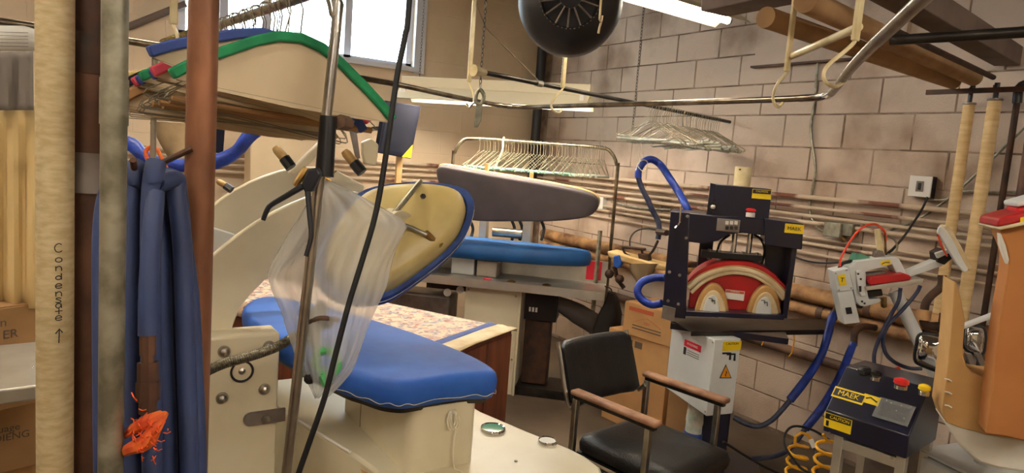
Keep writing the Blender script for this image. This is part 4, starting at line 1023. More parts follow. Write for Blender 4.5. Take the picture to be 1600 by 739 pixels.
h0 = jhook('cream hook behind the copper pipe in front of the window', (271, 38), None, [(271, 41), (276, 52), (277, 66), (270, 72), (266, 68)], rail_z(268, 68))
t = thing('tube_brace', 'cream tube brace joining the two double bracket hooks', 'brace', D(1290, 65, 2.2))
MB().tube([D(1237, 88, rail_z(1214, 155)*0.985), D(1342, 42, rail_z(1305, 128)*0.97)], 0.0115, 12).build('tube', 'hook_cream', t)
# straight bar to the wall with its funnel end
q0, q1 = V((1.516, 2.668, 2.01)), V((3.89, 3.292, 2.01))
br = thing('wall_bar', 'straight dark bar running from the first cream hook to the right wall', 'bar', (q0+q1)/2)
MB().tube([q0, q1], 0.011, 12).build('bar', 'dark_steel', br)
MB().tube([q0 - (q1-q0).normalized()*0.04, q0 + (q1-q0).normalized()*0.035], [0.026, 0.012], 10).build('funnel_end', 'hook_cream', br)
q2 = D(797, 117, 3.3); 
tag(MB().tube([V((1.9, 2.77, 2.02)), D(760, 45, 3.1), D(745, 10, 3.05), V((1.45, 2.65, 3.14))], 0.003, 6).build('stay_wire', 'wire'), 'thin stay wire running down to the dark wall bar', 'wire')
MB().lathe([(0.016, -0.02), (0.016, 0.02)], V((1.9, 2.77, 2.01)), (q1-q0), 10).build('clip', 'steel', br)
# metal clip on the chain
t = thing('metal_clip', 'galvanised snap clip hanging on the chain by the first hook', 'clip', D(745, 200, 3.1))
MB().tube([D(750, 140, 3.1), D(744, 148, 3.1), D(744, 160, 3.1), D(752, 162, 3.1), D(756, 150, 3.1)], 0.009, 8, sm=4, closed=True).build('ring', 'galv', t)
MB().tr(Fr(D(746, 180, 3.1), yaw(0)), [(744,162),(754,162),(752,188),(746,199),(741,199),(741,192)], 0, 0.012).build('jaw', 'galv', t, bev=0.003)
MB().tube([D(733, 168, 3.1), D(742, 160, 3.1), D(754, 163, 3.1)], 0.006, 8, sm=3).build('spring', 'steel', t)
# hangers on the wall bar
bz2 = math.atan2((q1-q0).x, -(q1-q0).y)
dv = (q1-q0).normalized()
pr = wire_hanger('wire', 'tube_white', 'pale tubed wire hanger in the bunch on the wall bar', 'hangers bunched on the wall bar', wid=0.205, tube_r=0.0075, zb=-0.20, wr=0.0022)
s0, s1 = (V((2.86, 3.03, 2.01))-q0).dot(dv), (V((3.74, 3.24, 2.01))-q0).dot(dv)
for i in range(36):
    s_ = s0 + (s1-s0)*(i+random.uniform(-.2, .2))/35
    place(pr, i > 0, q0+dv*s_+UP*0.002, bz2 + random.uniform(-.45, .35), random.uniform(-.14, .16))
# spotlight dish
dc = D(891, 2, 2.9); ax = ((CAM-dc).normalized()*0.95 + UP*0.12).normalized()
dish = thing('fan_housing', 'black round fan housing with a slotted grille at the top', 'fan', dc)
R_ = 0.220
MB().lathe([(R_*0.9, -0.22), (R_, -0.18), (R_*1.0, -0.02), (R_*0.985, 0.02), (R_*0.90, 0.075), (R_*0.74, 0.115), (R_*0.55, 0.135), (R_*0.53, 0.130), (R_*0.50, 0.06)], dc, ax, 48).build('shell', 'dark_dish', dish, sharp=50)
uu = ax.orthogonal().normalized(); ww = ax.cross(uu)
for k in range(14):
    an = 2*math.pi*k/14
    d_ = uu*math.cos(an)+ww*math.sin(an)
    MB().tube([dc+ax*0.132+d_*R_*0.535, dc+ax*0.142+d_*R_*0.16], 0.0042, 6).build('grille_bar', 'tin', dish)
MB().lathe([(R_*0.2, 0.13), (R_*0.2, 0.15), (R_*0.12, 0.158), (0.001, 0.16)], dc, ax, 20).build('hub', 'dark_gun', dish)
beads = MB()
for k in range(44):
    an = 2*math.pi*k/44; beads.ball(dc+ax*0.136+(uu*math.cos(an)+ww*math.sin(an))*R_*0.56, 0.0035, 6)
beads.build('rivets', 'tin', dish)
MB().tube([dc-ax*0.2, dc-ax*0.24+UP*0.12, V((dc.x, dc.y, 3.15))-ax*0.2], 0.02, 12, sm=3).build('mount', 'black_pipe', dish)
tag(MB().tube([V((dc.x+.1, dc.y-.1, 3.14)), D(939, 2, 2.62), D(941, 25, 2.62), D(937, 42, 2.62), D(935, 52, 2.62)], 0.0045, 8, sm=4).build('pull_cord', 'hook_cream'), 'short cream pull cord hanging in front of the black fan housing', 'cord')

# ================================================================= TELEVISION ON THE BACK WALL
tc_ = D(625, 200, 5.05)
f_ = Fr(tc_, yaw(-38))
f_.e3 = (f_.e3 - f_.e2*0.12).normalized()
tv = thing('flat_screen', 'black flat screen with a yellow corner sticker in front of the back wall', 'screen', f_.q(617, 243))
MB().tr(f_, [(603,157),(658,166),(642,248),(589,238)], 0, 0.05).build('body', 'tv_black', tv, bev=0.005)
MB().tr(f_, [(607,163),(653,170),(639,242),(594,233)], -0.002, 0.003).build('display', 'screen', tv)
MB().tr(f_, [(645,226),(642,247),(628,245)], -0.004, 0.002).build('sticker', 'yellow', tv)
MB().tube([f_.q(624, 200, 0.05), f_.q(624, 200, 0.15), V((f_.q(624, 200, .1).x+.1, YB-0.01, f_.q(624, 200, .1).z))], 0.018, 10).build('wall_arm', 'black_pipe', tv)
s_ = D(623, 255, 5.2)
tag(MB().box((s_.x-.02, s_.y-.015, 0), (s_.x+.025, s_.y+.015, D(625, 232, 5.2).z)).build('wooden_stick', 'wood_pale', bev=0.003), 'pale wooden stick standing below the flat screen', 'stick')
# bits on the back wall at the left: bag, hose, dark box
t = thing('canvas_bag', 'brown canvas bag slung behind the hangers near the window', 'bag', D(270, 250, 3.6))
rings = []
for y, x0, x1 in ((190, 238, 262), (192, 234, 292), (205, 240, 298), (225, 250, 302), (245, 262, 304), (252, 270, 300)):
    ring = []
    for i in range(14):
        an = 2*math.pi*i/14; ring.append(D((x0+x1)/2+(x1-x0)/2*math.cos(an), y, 3.6+0.05*math.sin(an)))
    rings.append(ring)
MB().loft(rings).build('bag_body', 'tan_bag', t, sharp=60)
MB().tube([D(238, 192, 3.55), D(262, 150, 3.5), D(292, 194, 3.55)], 0.006, 6, sm=5).build('strap', 'tan_bag', t)
t = thing('sleeved_hose', 'blue wrapped hose with an orange tie slung behind the copper pipe', 'hose', D(300, 250, 3.0))
MB().tube([D(150, 232, 3.0), D(200, 224, 3.0), D(225, 244, 3.0), D(255, 256, 3.0), D(295, 258, 3.0), D(340, 252, 3.0), D(370, 236, 3.0), D(390, 212, 3.0), D(420, 190, 3.05), D(450, 150, 3.1)], [.03, .032, .028, .027, .03, .033, .027, .03, .026, .02], 12, sm=6).build('sleeve', 'blue_sleeve', t)
MB().tube([D(236, 238, 2.95), D(244, 232, 2.93), D(252, 246, 2.94), D(262, 266, 2.95), D(268, 278, 2.95)], 0.008, 8, sm=4).build('tie', 'orange', t)
MB().tube([D(228, 236, 2.95), D(238, 230, 2.95), D(240, 250, 2.95), D(232, 252, 2.95)], 0.009, 8, sm=4, closed=True).build('tie', 'orange', t)
f_ = Fr(D(340, 215, 4.6), yaw(-40))
tag(MB().tr(f_, [(330,198),(352,201),(349,240),(328,238)], 0, 0.1).build('dark_box', 'tv_black', bev=0.006), 'small dark box on the back wall beside the copper pipe', 'box')
f_ = Fr(D(430, 240, 4.9), yaw(-40))
bx_ = MB().tr(f_, [(392,196),(520,210),(520,300),(390,292)], 0, 0.12).build('wall_cabinet', 'card_cream', bev=0.006); tag(bx_, 'plain cream wall cabinet behind the arms of the near press', 'cabinet')
# ================================================================= COLLAR PRESS
FP = Fr(D(1036, 498, 3.60), yaw(15))
cp_ = thing('collar_press', 'dark navy shirt collar press with red curved pads on a pillar', 'press', V((FP.P(.35, .25, 0).x, FP.P(.35, .25, 0).y, 0)))
Z0 = FP.O.z
def L_(x, y, b=0.0): return FP.loc(x, y, b)
def pb(name, p0, p1, b0, b1, mt, bev=0.004, par=None):
    return MB().pbox(FP, p0, p1, b0, b1).build(name, mt, par or cp_, bev=bev)
# left upright: front plate with side
post = MB().tr(FP, [(1048,330),(1078,333),(1071,498),(1034,494),(1040,420)], 0, 0.10).build('left_upright', 'navy_paint', cp_, bev=0.004)
for q in ((1046,425),(1062,430),(1044,470),(1060,475),(1074,338),(1072,372)):
    MB().lathe([(0.009, 0), (0.007, 0.004), (0.001, 0.005)], FP.q(*q, 0), -FP.e2, 8).build('screw', 'steel', post)
MB().tr(FP, [(1036,477),(1056,482),(1053,503),(1033,497)], -0.012, 0.01).build('hinge_plate', 'tin', post, bev=0.002)
MB().tube([FP.q(1064, 322, -0.01), FP.q(1062, 348, -0.012), FP.q(1055, 356, -0.012)], 0.005, 6).build('latch', 'chrome', post)
pb('left_rear_upright', (1094, 372), (1108, 440), 0.30, 0.36, 'navy_paint')
# top beam with arched underside
MB().tr(FP, [(1048,330),(1124,338),(1195,342),(1196,368),(1160,364),(1140,366),(1122,376),(1100,381),(1078,378),(1046,376)], 0.005, 0.28).build('top_beam', 'navy_paint', cp_, bev=0.004)
MB().tr(FP, [(1195,342),(1256,350),(1253,390),(1241,389),(1195,383)], -0.02, 0.30).build('valve_box', 'navy_paint', cp_, bev=0.004)
MB().tr(FP, [(1196,378),(1245,384),(1229,498),(1192,495)], 0.20, 0.10).build('right_upright', 'navy_paint', cp_, bev=0.004)
MB().tr(FP, [(1238,385),(1246,386),(1230,498),(1222,497)], 0.0, 0.20).build('right_cheek', 'navy_paint', cp_, bev=0.003)
# control head on top
hb = MB().tr(FP, [(1119,288),(1206,296),(1201,343),(1113,338)], 0.05, 0.22).build('control_head', 'navy_paint', cp_, bev=0.004)
MB().tr(FP, [(1110,286),(1119,288),(1113,338),(1104,336)], 0.06, 0.20).build('cheek', 'navy_paint', hb, bev=0.002)
hole = FP.q(1114, 323, 0.045)
MB().lathe([(0.028, 0), (0.028, 0.006), (0.018, 0.006), (0.016, 0.0)], hole, -FP.e2, 20).build('port_ring', 'black_paint', hb)
MB().ball(hole - FP.e2*0.004, 0.013, 10).build('port_plug', 'label_white', hb)
es = FP.q(1173, 335, 0.0)
MB().lathe([(0.022, -0.01), (0.022, 0.012), (0.018, 0.014)], es - UP*0.004 + FP.e2*0.02, UP, 18).build('button_base', 'label_white', hb)
MB().lathe([(0.014, 0.012), (0.024, 0.016), (0.024, 0.024), (0.016, 0.028), (0.001, 0.029)], es + FP.e2*0.02, UP, 18).build('emergency_button', 'red_plastic', hb)
def sticker(par, fr, p0, p1, b, top_mt='label_black', body_mt='yellow', word='CAUTION', ts=0.4, wmt='yellow', split=0.45):
    a0, c1 = fr.loc(p0[0], p0[1], b); a1, c0 = fr.loc(p1[0], p1[1], b)
    if c0 > c1: c0, c1 = c1, c0
    s_ = MB().fbox(fr, a0, a1, b-0.0012, b, c0, c1).build('sticker', body_mt, par)
    cm = c1-(c1-c0)*split
    MB().fbox(fr, a0+0.002, a1-0.002, b-0.002, b-0.0012, cm, c1-0.002).build('sticker_band', top_mt, par)
    if word: text(word, (c1-cm)*ts*1.5, fr.P((a0+a1)/2, b-0.0024, (cm+c1)/2), fr.e1, fr.e3, wmt, par)
    return s_, a0, a1, c0, c1
s_, a0, a1, c0, c1 = sticker(hb, FP, (1176, 295), (1204, 312), 0.05)
s_, a0, a1, c0, c1 = sticker(cp_, FP, (1227, 349), (1255, 366), -0.02, 'yellow', 'yellow', None)
text('MAEK', (c1-c0)*0.55, FP.P((a0+a1)/2, -0.0224, (c0+c1)/2), FP.e1, FP.e3, 'label_black', cp_)
gp = pb('pressure_gauge_plate', (1121, 341), (1155, 364), -0.006, 0.005, 'tin', 0.002)
for i in range(3):
    for j in range(2):
        c = FP.q(1136+7*i, 348+8*j, -0.006); MB().fbox(Fr(c, FP.e1), -0.008, 0.008, -0.003, 0.001, -0.009, 0.009).build('digit_window', 'label_white' if j == 0 else 'dark_steel', gp)
# piston on top and rods
t_ = FP.q(1162, 261, 0.34); b_ = FP.q(1160, 300, 0.34)
MB().tube([V((t_.x, t_.y, t_.z)), V((t_.x, t_.y, b_.z-0.1))], 0.045, 20).build('air_cylinder', 'hook_cream', cp_)
MB().ball(V((t_.x, t_.y, t_.z-0.015))-FP.e2*0.042-FP.e1*.02, 0.006, 8).build('port', 'dark_steel', cp_)
for x_ in (1149, 1173):
    a, c1 = L_(x_, 362, 0.14); _, c0 = L_(x_, 402, 0.14)
    MB().tube([FP.P(a, 0.14, c0), FP.P(a, 0.14, c1+0.02)], 0.014, 12).build('guide_rod', 'chrome', cp_)
MB().tr(FP, [(1096,393),(1192,400),(1191,409),(1095,402)], 0.08, 0.12).build('cross_bar', 'black_paint', cp_, bev=0.003)
for x_ in (1108, 1124, 1160, 1182):
    c = FP.q(x_, 396+0.07*(x_-1100), 0.10); MB().tube([c-UP*0.03, c+UP*0.025], 0.010, 6).build('nut', 'steel', cp_)
MB().tube([FP.q(1120, 395, 0.12), FP.q(1126, 378, 0.12), FP.q(1140, 367, 0.14)], 0.006, 8, sm=4).build('air_hose', 'black_rubber', cp_)
MB().tube([FP.q(1178, 366, 0.12), FP.q(1190, 375, 0.12), FP.q(1195, 392, 0.13), FP.q(1190, 412, 0.14)], 0.007, 8, sm=4).build('air_hose', 'black_rubber', cp_)
# red upper shell and lower pad
def arcpts(pts): return [(p.x, p.y) for p in catmull([V((x, y, 0)) for x, y in pts], 4)]
up_top = arcpts([(1074,440),(1090,424),(1115,412),(1148,408),(1180,412),(1208,427),(1232,452)])
up_bot = arcpts([(1226,466),(1206,446),(1182,431),(1152,424),(1120,428),(1096,439),(1078,452)])
MB().tr(FP, up_top+up_bot, 0.05, 0.22).build('upper_head', 'red_pad', cp_, bev=0.004)
MB().tr(FP, arcpts([(1078,452),(1096,437),(1120,428),(1152,424),(1182,431),(1206,446),(1222,466)])+[(1216,494),(1074,489)], 0.07, 0.20).build('lower_pad', 'red_pad', cp_, bev=0.006)
def band(name, pts, r, b, mt): return MB().tube([FP.q(x, y, b) for x, y in pts], r, 10, sm=5).build(name, mt, cp_)
band('pad_edge', [(1076,449),(1095,434),(1120,424),(1150,420),(1182,427),(1207,442),(1228,464)], 0.014, 0.045, 'pad_white')
band('pad_edge', [(1080,457),(1098,441),(1122,430),(1150,426),(1180,432),(1204,447),(1224,468)], 0.010, 0.048, 'pad_white')
band('pad_trim', [(1075,444),(1094,430),(1120,420),(1150,416),(1183,422),(1209,438),(1230,459)], 0.006, 0.046, 'pad_tan')
for dx, dy in ((0, 0), (82, 3)):
    sh = lambda pts: [(x+dx, y+dy) for x, y in pts]
    om = MB().tr(FP, sh(arcpts([(1084,488),(1092,464),(1104,448),(1115,444),(1126,449),(1135,464),(1139,487)])), 0.01, 0.07).build('collar_mold', 'pad_tan', cp_, bev=0.008)
    MB().tr(FP, sh(arcpts([(1092,489),(1099,468),(1107,457),(1116,454),(1124,459),(1131,472),(1135,488)])), -0.004, 0.03).build('mold_pad', 'pad_white', om, bev=0.006)
    pl_ = MB().tr(FP, sh(arcpts([(1098,489),(1102,472),(1109,463),(1117,462),(1122,470),(1124,488)])), -0.014, 0.02).build('mold_plate', 'white_enamel', om, bev=0.003)
    for k in range(2):
        x0, y0 = 1107+dx+k*4, 466+dy+k*3
        MB().tube([FP.q(x0, y0, -0.016), FP.q(x0+6, y0+0.6, -0.016), FP.q(x0+6, y0+6, -0.016)], 0.0022, 5).build('arrow_mark', 'label_black', om)
sticker(cp_, FP, (1134, 452), (1162, 470), 0.052, 'print_red', 'label_white', 'WARNING', 0.42, 'label_white', 0.3)
MB().tr(FP, [(1072,486),(1226,493),(1225,500),(1070,494)], -0.04, 0.34).build('bed_frame', 'navy_paint', cp_, bev=0.003)
# shelf plate
sz = FP.q(1070, 498, 0).z - 0.012
sh_ = [atZ(1093, 491, sz), atZ(1290, 500, sz-0.0), atZ(1288, 516, sz), atZ(1080, 516, sz), atZ(1060, 506, sz)]
zz = 0.855
s1 = [atZ(1040, 497, zz), atZ(1292, 500, zz), atZ(1288, 517, zz), atZ(1200, 518, zz), atZ(1080, 519, zz)]
MB().prism(s1, V((0, 0, 0.006))).build('work_shelf', 'dark_steel', cp_, bev=0.002)
MB().prism([atZ(1080, 519, zz), atZ(1288, 517, zz), atZ(1288, 517, zz)+V((.01,.01,0)), atZ(1080, 519, zz)+V((.01,.01,0))], V((0,0,-0.02))).build('shelf_lip', 'dark_steel', cp_)
# pillar and foot
ca0, ca1 = L_(1098, 560, 0.10)[0], L_(1152, 560, 0.10)[0]
MB().fbox(FP, ca0, ca1, 0.10, 0.26, -Z0+0.03, zz-Z0).build('pillar', 'navy_paint', cp_, bev=0.006)
MB().fbox(FP, ca0-0.12, ca1+0.20, -0.20, 0.50, -Z0, -Z0+0.035).build('foot_plate', 'navy_paint', cp_, bev=0.006)
MB().fbox(FP, 0.04, 0.62, 0.02, 0.32, zz-Z0-0.03, zz-Z0).build('under_frame', 'navy_paint', cp_)
# white steam cabinet on the pillar
FW = Fr(D(1117, 531, 3.42), yaw(-24))
aw, _ = FW.loc(1158, 531); _, cb = FW.loc(1109, 650)
pk = hit(1050, 507, FW.O, FW.e1)-FW.O; dk = pk.dot(FW.e2)
pk2 = hit(1041, 606, FW.O, FW.e1)-FW.O; cb2 = pk2.z
wc = MB().prism([FW.P(0, 0, 0), FW.P(0, 0, cb), FW.P(0, dk, cb2), FW.P(0, dk, 0)], FW.e1*aw).build('steam_cabinet', 'white_enamel', cp_, bev=0.004)
wc['label'] = 'white wedge shaped metal cabinet with warning stickers'
for q in ((0, 0.012, -0.015), (0, 0.012, cb+0.02), (0, dk-0.015, -0.015), (0, dk-0.015, cb2+0.02)):
    MB().lathe([(0.006, 0), (0.005, 0.003), (0.001, 0.004)], FW.P(*q), -FW.e1, 8).build('screw', 'steel', wc)
SF = Fr(FW.O, -FW.e2)     # side face frame: e1 towards the viewer, e2 = into the case
SF.e2 = FW.e1.copy(); SF.e3 = UP.copy()
def sq(x, y): return hit(x, y, FW.O, FW.e1)
b0_, c0_ = (sq(1070, 531)-SF.O).dot(SF.e1), (sq(1070, 531)-SF.O).z
b1_, c1_ = (sq(1095, 550)-SF.O).dot(SF.e1), (sq(1095, 550)-SF.O).z
lo, hi = min(b0_, b1_), max(b0_, b1_)
MB().fbox(SF, lo, hi, -0.0015, 0.0, c0_-0.03, c0_+0.005).build('sticker', 'red_tape', wc)
text('WARNING', 0.018, SF.P((lo+hi)/2, -0.002, c0_-0.012), SF.e1, UP, 'label_white', wc)
MB().fbox(SF, lo, lo+0.02, -0.0015, 0.0, c0_-0.075, c0_-0.036).build('pictogram', 'label_black', wc)
for k in range(3): MB().fbox(SF, lo+0.03, hi-0.01, -0.0015, 0.0, c0_-0.048-0.011*k, c0_-0.045-0.011*k).build('print_line', 'print_grey', wc)
sticker(wc, FW, (1130, 534), (1157, 547), 0.0, 'yellow', 'yellow', 'CAUTION', 0.5, 'label_black', 0.5)
for k in range(2):
    x0, y0 = 1130+k*7, 551-k*1.5+k*3
    MB().tube([FW.q(x0-1, y0+1, -0.002), FW.q(x0+11, y0+0.6, -0.002), FW.q(x0+10.5, y0+11, -0.002)], 0.006, 4).build('arrow_mark', 'label_black', wc)
tri = [FW.q(1134, 569), FW.q(1143, 591), FW.q(1124, 591)]
MB().prism(tri, -FW.e2*0.0012).build('warning_sign', 'label_black', wc)
tcen = sum(tri, V((0,0,0)))/3
MB().prism([tcen+(p-tcen)*0.82-FW.e2*0.0013 for p in tri], -FW.e2*0.0008).build('warning_sign', 'label_amber', wc)
MB().tube([tcen+UP*0.014-FW.e2*.003, tcen+FW.e1*0.004-FW.e2*.003, tcen-FW.e1*0.003-FW.e2*.003, tcen-UP*0.014-FW.e2*.003], 0.0022, 4).build('lightning_bolt', 'label_black', wc)

# ================================================================= BOXES BEHIND THE CHAIR
def carton2(label, pA, pB, ztop, zbot, depth):
    A, B = atZ(pA[0], pA[1], ztop), atZ(pB[0], pB[1], ztop)
    fr = Fr(A, B-A); L = (B-A).length
    t = thing('cardboard_box', label, 'box', V((fr.P(L/2, depth/2, 0).x, fr.P(L/2, depth/2, 0).y, zbot)), 'cartons behind the chair')
    h = ztop-zbot
    MB().fbox(fr, 0, L, 0, depth, -h, 0).build('carton_body', 'cardboard', t, bev=0.003)
    for b0, b1 in ((0.002, depth/2-0.002), (depth/2+0.002, depth-0.002)):
        MB().fbox(fr, 0.002, L-0.002, b0, b1, 0.0, 0.004).build('flap', 'cardboard', t)
    return t, fr, L, h
t, fr, L, h = carton2('large cardboard carton on the floor behind the black chair', (952, 512), (1046, 543), 0.60, 0.0, 0.36)
for k in range(2): MB().fbox(fr, L*(0.30+0.16*k), L*(0.42+0.16*k), -0.001, 0, -0.07, -0.03).build('print_block', 'print_grey', t)
t, fr, L, h = carton2('smaller cardboard carton with a red stripe and emblem stacked on the large one', (977, 471), (1052, 491), 0.805, 0.604, 0.30)
MB().fbox(fr, L*0.10, L*0.62, -0.001, 0, -0.045, -0.020).build('red_stripe', 'print_red', t)
MB().tube([fr.P(L*0.2, -0.001, -0.115), fr.P(L*0.38, -0.001, -0.085), fr.P(L*0.5, -0.001, -0.070), fr.P(L*0.62, -0.001, -0.085), fr.P(L*0.8, -0.001, -0.115)], 0.0012, 4).build('emblem', 'print_red', t)
text('HH', 0.028, fr.P(L*0.5, -0.0015, -0.105), fr.e1, UP, 'print_red', t)
for k in range(2): MB().fbox(fr, L*0.2, L*0.8, -0.001, 0, -0.135-0.018*k, -0.128-0.018*k).build('print_line', 'print_grey', t)
# small carton and bottle pack by the pillar foot
p = D(1063, 625, 3.95)
f_ = Fr(V((p.x, p.y, 0)), yaw(30))
tag(MB().fbox(f_, -0.07, 0.06, 0, 0.12, 0, p.z+0.11).build('cardboard_box', 'cardboard_dark', bev=0.004), 'narrow brown carton standing between the boxes and the press pillar', 'box')
p = D(1088, 640, 3.72)
t = thing('bottle_pack', 'clear shrink wrapped bottle beside the press pillar', 'bottle', V((p.x, p.y, 0)))
MB().lathe([(0.045, 0), (0.05, 0.01), (0.047, 0.08), (0.05, 0.1), (0.047, 0.3), (0.05, 0.32), (0.045, p.z+0.03), (0.03, p.z+0.06), (0.016, p.z+0.09)], V((p.x, p.y, 0)), UP, 18).build('bottle', 'tube_white', t)
MB().lathe([(0.0515, 0.16), (0.0515, 0.26)], V((p.x, p.y, 0)), UP, 18).build('label_band', 'foam_blue', t)

# ================================================================= CHAIR
FC = Fr(V((1.888, 2.294, 0)), V((.986, .164, 0)))
ch = thing('arm_chair', 'black vinyl armchair with worn wooden arms and steel legs', 'chair', V((FC.P(.255, -.22, 0).x, FC.P(.255, -.22, 0).y, 0)))
W = 0.512
for a in (0.0, W):
    ar = MB(); ar.prism([FC.P(a-.026, .02, .640), FC.P(a+.026, .02, .640), FC.P(a+.028, .0, .662), FC.P(a-.028, .0, .662)], -FC.e2*0.46)
    MB().fbox(FC, a-.027, a+.027, -.455, .0, .640, .664).build('arm_rest', 'wood_arm', ch, bev=0.009)
    MB().fbox(FC, a-.012, a+.012, -.44, -.01, .622, .640).build('arm_bar', 'dark_steel', ch, bev=0.003)
    MB().fbox(FC, a-.012, a+.012, -.42, -.395, 0, .622).build('leg', 'steel', ch, bev=0.003)
    MB().fbox(FC, a-.012, a+.012, -.03, -.005, 0, .622).build('leg', 'steel', ch, bev=0.003)
    MB().fbox(FC, a-.012, a+.012, -.40, -.02, .34, .362).build('side_rail', 'dark_steel', ch, bev=0.003)
MB().fbox(FC, 0.0, W, -.40, -.38, .34, .362).build('cross_rail', 'dark_steel', ch, bev=0.003)
MB().fbox(FC, 0.03, W-.03, -.50, -.02, .365, .375).build('seat_pan', 'black_paint', ch)
rings = []
def rrect(a0, a1, b0, b1, z, r_=0.04):
    out = []
    for (cx, cy, s0) in ((a1-r_, b1-r_, 0), (a0+r_, b1-r_, 90), (a0+r_, b0+r_, 180), (a1-r_, b0+r_, 270)):
        for k in range(5):
            an = math.radians(s0+90*k/4); out.append(FC.P(cx+r_*math.cos(an), cy+r_*math.sin(an), z))
    return out
MB().loft([rrect(.04, W-.04, -.50, -.03, .375), rrect(.022, W-.022, -.52, -.02, .39), rrect(.02, W-.02, -.525, -.018, .42), rrect(.03, W-.03, -.515, -.025, .448), rrect(.08, W-.08, -.46, -.06, .458)]).build('seat', 'black_vinyl', ch, sharp=60)
# back rest, tilted and slightly curved
bt = MB(); NB_ = 9; rows = []
def bp(a, v, off):   # v 0..1 up the back
    z = 0.565+0.275*v; cur = 0.035*((a-W/2)/(W/2))**2
    return FC.P(a, 0.045+0.10*v-cur+off, z)
outl = []
r_ = 0.05
front = []; back = []
cols = [0.015+ (W-0.03)*i/12 for i in range(13)]; vs_ = [0, .06, .2, .4, .6, .8, .94, 1]
for side in (0, 1):
    for v in vs_:
        for i, a in enumerate(cols):
            edge = min(a-0.015, (W-0.015)-a)
            vv = v
            if edge < 0.03: vv = 0.08 + v*0.84 if edge < 0.001 else 0.02+v*0.96
            groove = 0.004 if (i % 3 == 0 and side == 0 and 0 < i < 12) else 0
            thick = 0.024 if (0 < i < 12 and v not in (0, 1)) else 0.010
            (front if side == 0 else back).append(bp(a, vv, -thick+groove if side == 0 else thick))
nc = 13; nv = len(vs_); fs = []
for j in range(nv-1):
    for i in range(nc-1):
        fs.append((j*nc+i, j*nc+i+1, (j+1)*nc+i+1, (j+1)*nc+i))
        k0 = nv*nc; fs.append((k0+j*nc+i+1, k0+j*nc+i, k0+(j+1)*nc+i, k0+(j+1)*nc+i+1))
for i in range(nc-1):
    fs.append((i+1, i, nv*nc+i, nv*nc+i+1)); t0 = (nv-1)*nc; fs.append((t0+i, t0+i+1, nv*nc+t0+i+1, nv*nc+t0+i))
for j in range(nv-1):
    fs.append((j*nc, (j+1)*nc, nv*nc+(j+1)*nc, nv*nc+j*nc)); e = nc-1; fs.append(((j+1)*nc+e, j*nc+e, nv*nc+j*nc+e, nv*nc+(j+1)*nc+e))
MB().add(front+back, fs).build('back_rest', 'black_vinyl', ch, sharp=70)
for a in (0.012, W-0.012):
    MB().tube([FC.P(a, -.018, .60), bp(a, 0.05, 0.02), bp(a, 1.0, 0.016)], 0.011, 10, sm=3).build('back_post', 'steel', ch)

# ================================================================= BLUE SLEEVED HOSES, LOOPS
t = thing('sleeved_hose', 'blue wrapped hose looping from a string above the collar press', 'hose', D(1010, 375, 4.2))
z = 4.25
MB().tube([D(1078, 335, 4.0), D(1072, 322, 4.0), D(1060, 300, 4.1), D(1046, 278, 4.15), D(1032, 258, z), D(1018, 249, z), D(1006, 253, z), D(998, 266, z), D(997, 278, z)], 0.022, 12, sm=5).build('sleeve', 'blue_sleeve', t)
MB().tube([D(997, 276, z), D(1002, 292, z), D(1012, 312, z), D(1020, 330, z), D(1028, 345, z), D(1030, 360, z), D(1028, 374, z)], 0.017, 10, sm=5).build('bare_hose', 'navy_hose', t)
MB().tube([D(1028, 362, z), D(1042, 364, 4.1)], 0.018, 8).build('coupling', 'iron_dark', t)
for x_ in (995, 1001): MB().tube([D(x_, 222, z), D(x_+6, 256, z)], 0.003, 5).build('string', 'rope', t)
MB().tube([D(1004, 250, z-.03), D(996, 258, z-.03), D(1006, 268, z-.03), D(1012, 254, z-.03)], 0.003, 5, sm=3, closed=True).build('string', 'rope', t)
t = thing('sleeved_hose', 'short blue hose loop at the left side of the collar press', 'hose', D(1010, 475, 3.8))
MB().tube([D(1040, 434, 3.66), D(1022, 434, 3.7), D(1003, 441, 3.72), D(996, 455, 3.72), D(1003, 468, 3.72), D(1018, 476, 3.7), D(1034, 474, 3.66)], 0.021, 12, sm=5).build('sleeve', 'blue_sleeve', t)
t = thing('sleeved_hose', 'blue wrapped hose from the wall pipe down behind the work shelf', 'hose', D(1190, 668, 3.6))
MB().tube([D(1303, 490, 3.72), D(1299, 500, 3.70), D(1293, 525, 3.66), D(1283, 555, 3.62), D(1266, 583, 3.58), D(1250, 605, 3.56), D(1234, 625, 3.55)], [.019, .021, .021, .02, .021, .022, .021], 12, sm=6).build('sleeve', 'blue_sleeve', t)
MB().tube([D(1237, 622, 3.55), D(1222, 640, 3.55), D(1205, 657, 3.56), D(1185, 666, 3.58), D(1165, 662, 3.6), D(1146, 652, 3.62)], 0.013, 10, sm=5).build('bare_hose', 'navy_hose', t)
t = thing('sleeved_hose', 'blue wrapped hose running from the wall behind the control console', 'hose', D(1230, 705, 3.5))
MB().tube([D(1334, 536, 3.68), D(1328, 550, 3.66), D(1316, 580, 3.6), D(1300, 612, 3.55), D(1282, 640, 3.5), D(1258, 670, 3.48)], [.017, .02, .02, .021, .021, .02], 12, sm=6).build('sleeve', 'blue_sleeve', t)
MB().tube([D(1260, 667, 3.48), D(1245, 688, 3.48), D(1228, 705, 3.5), D(1205, 714, 3.55), D(1175, 717, 3.6)], 0.013, 10, sm=5).build('bare_hose', 'navy_hose', t)
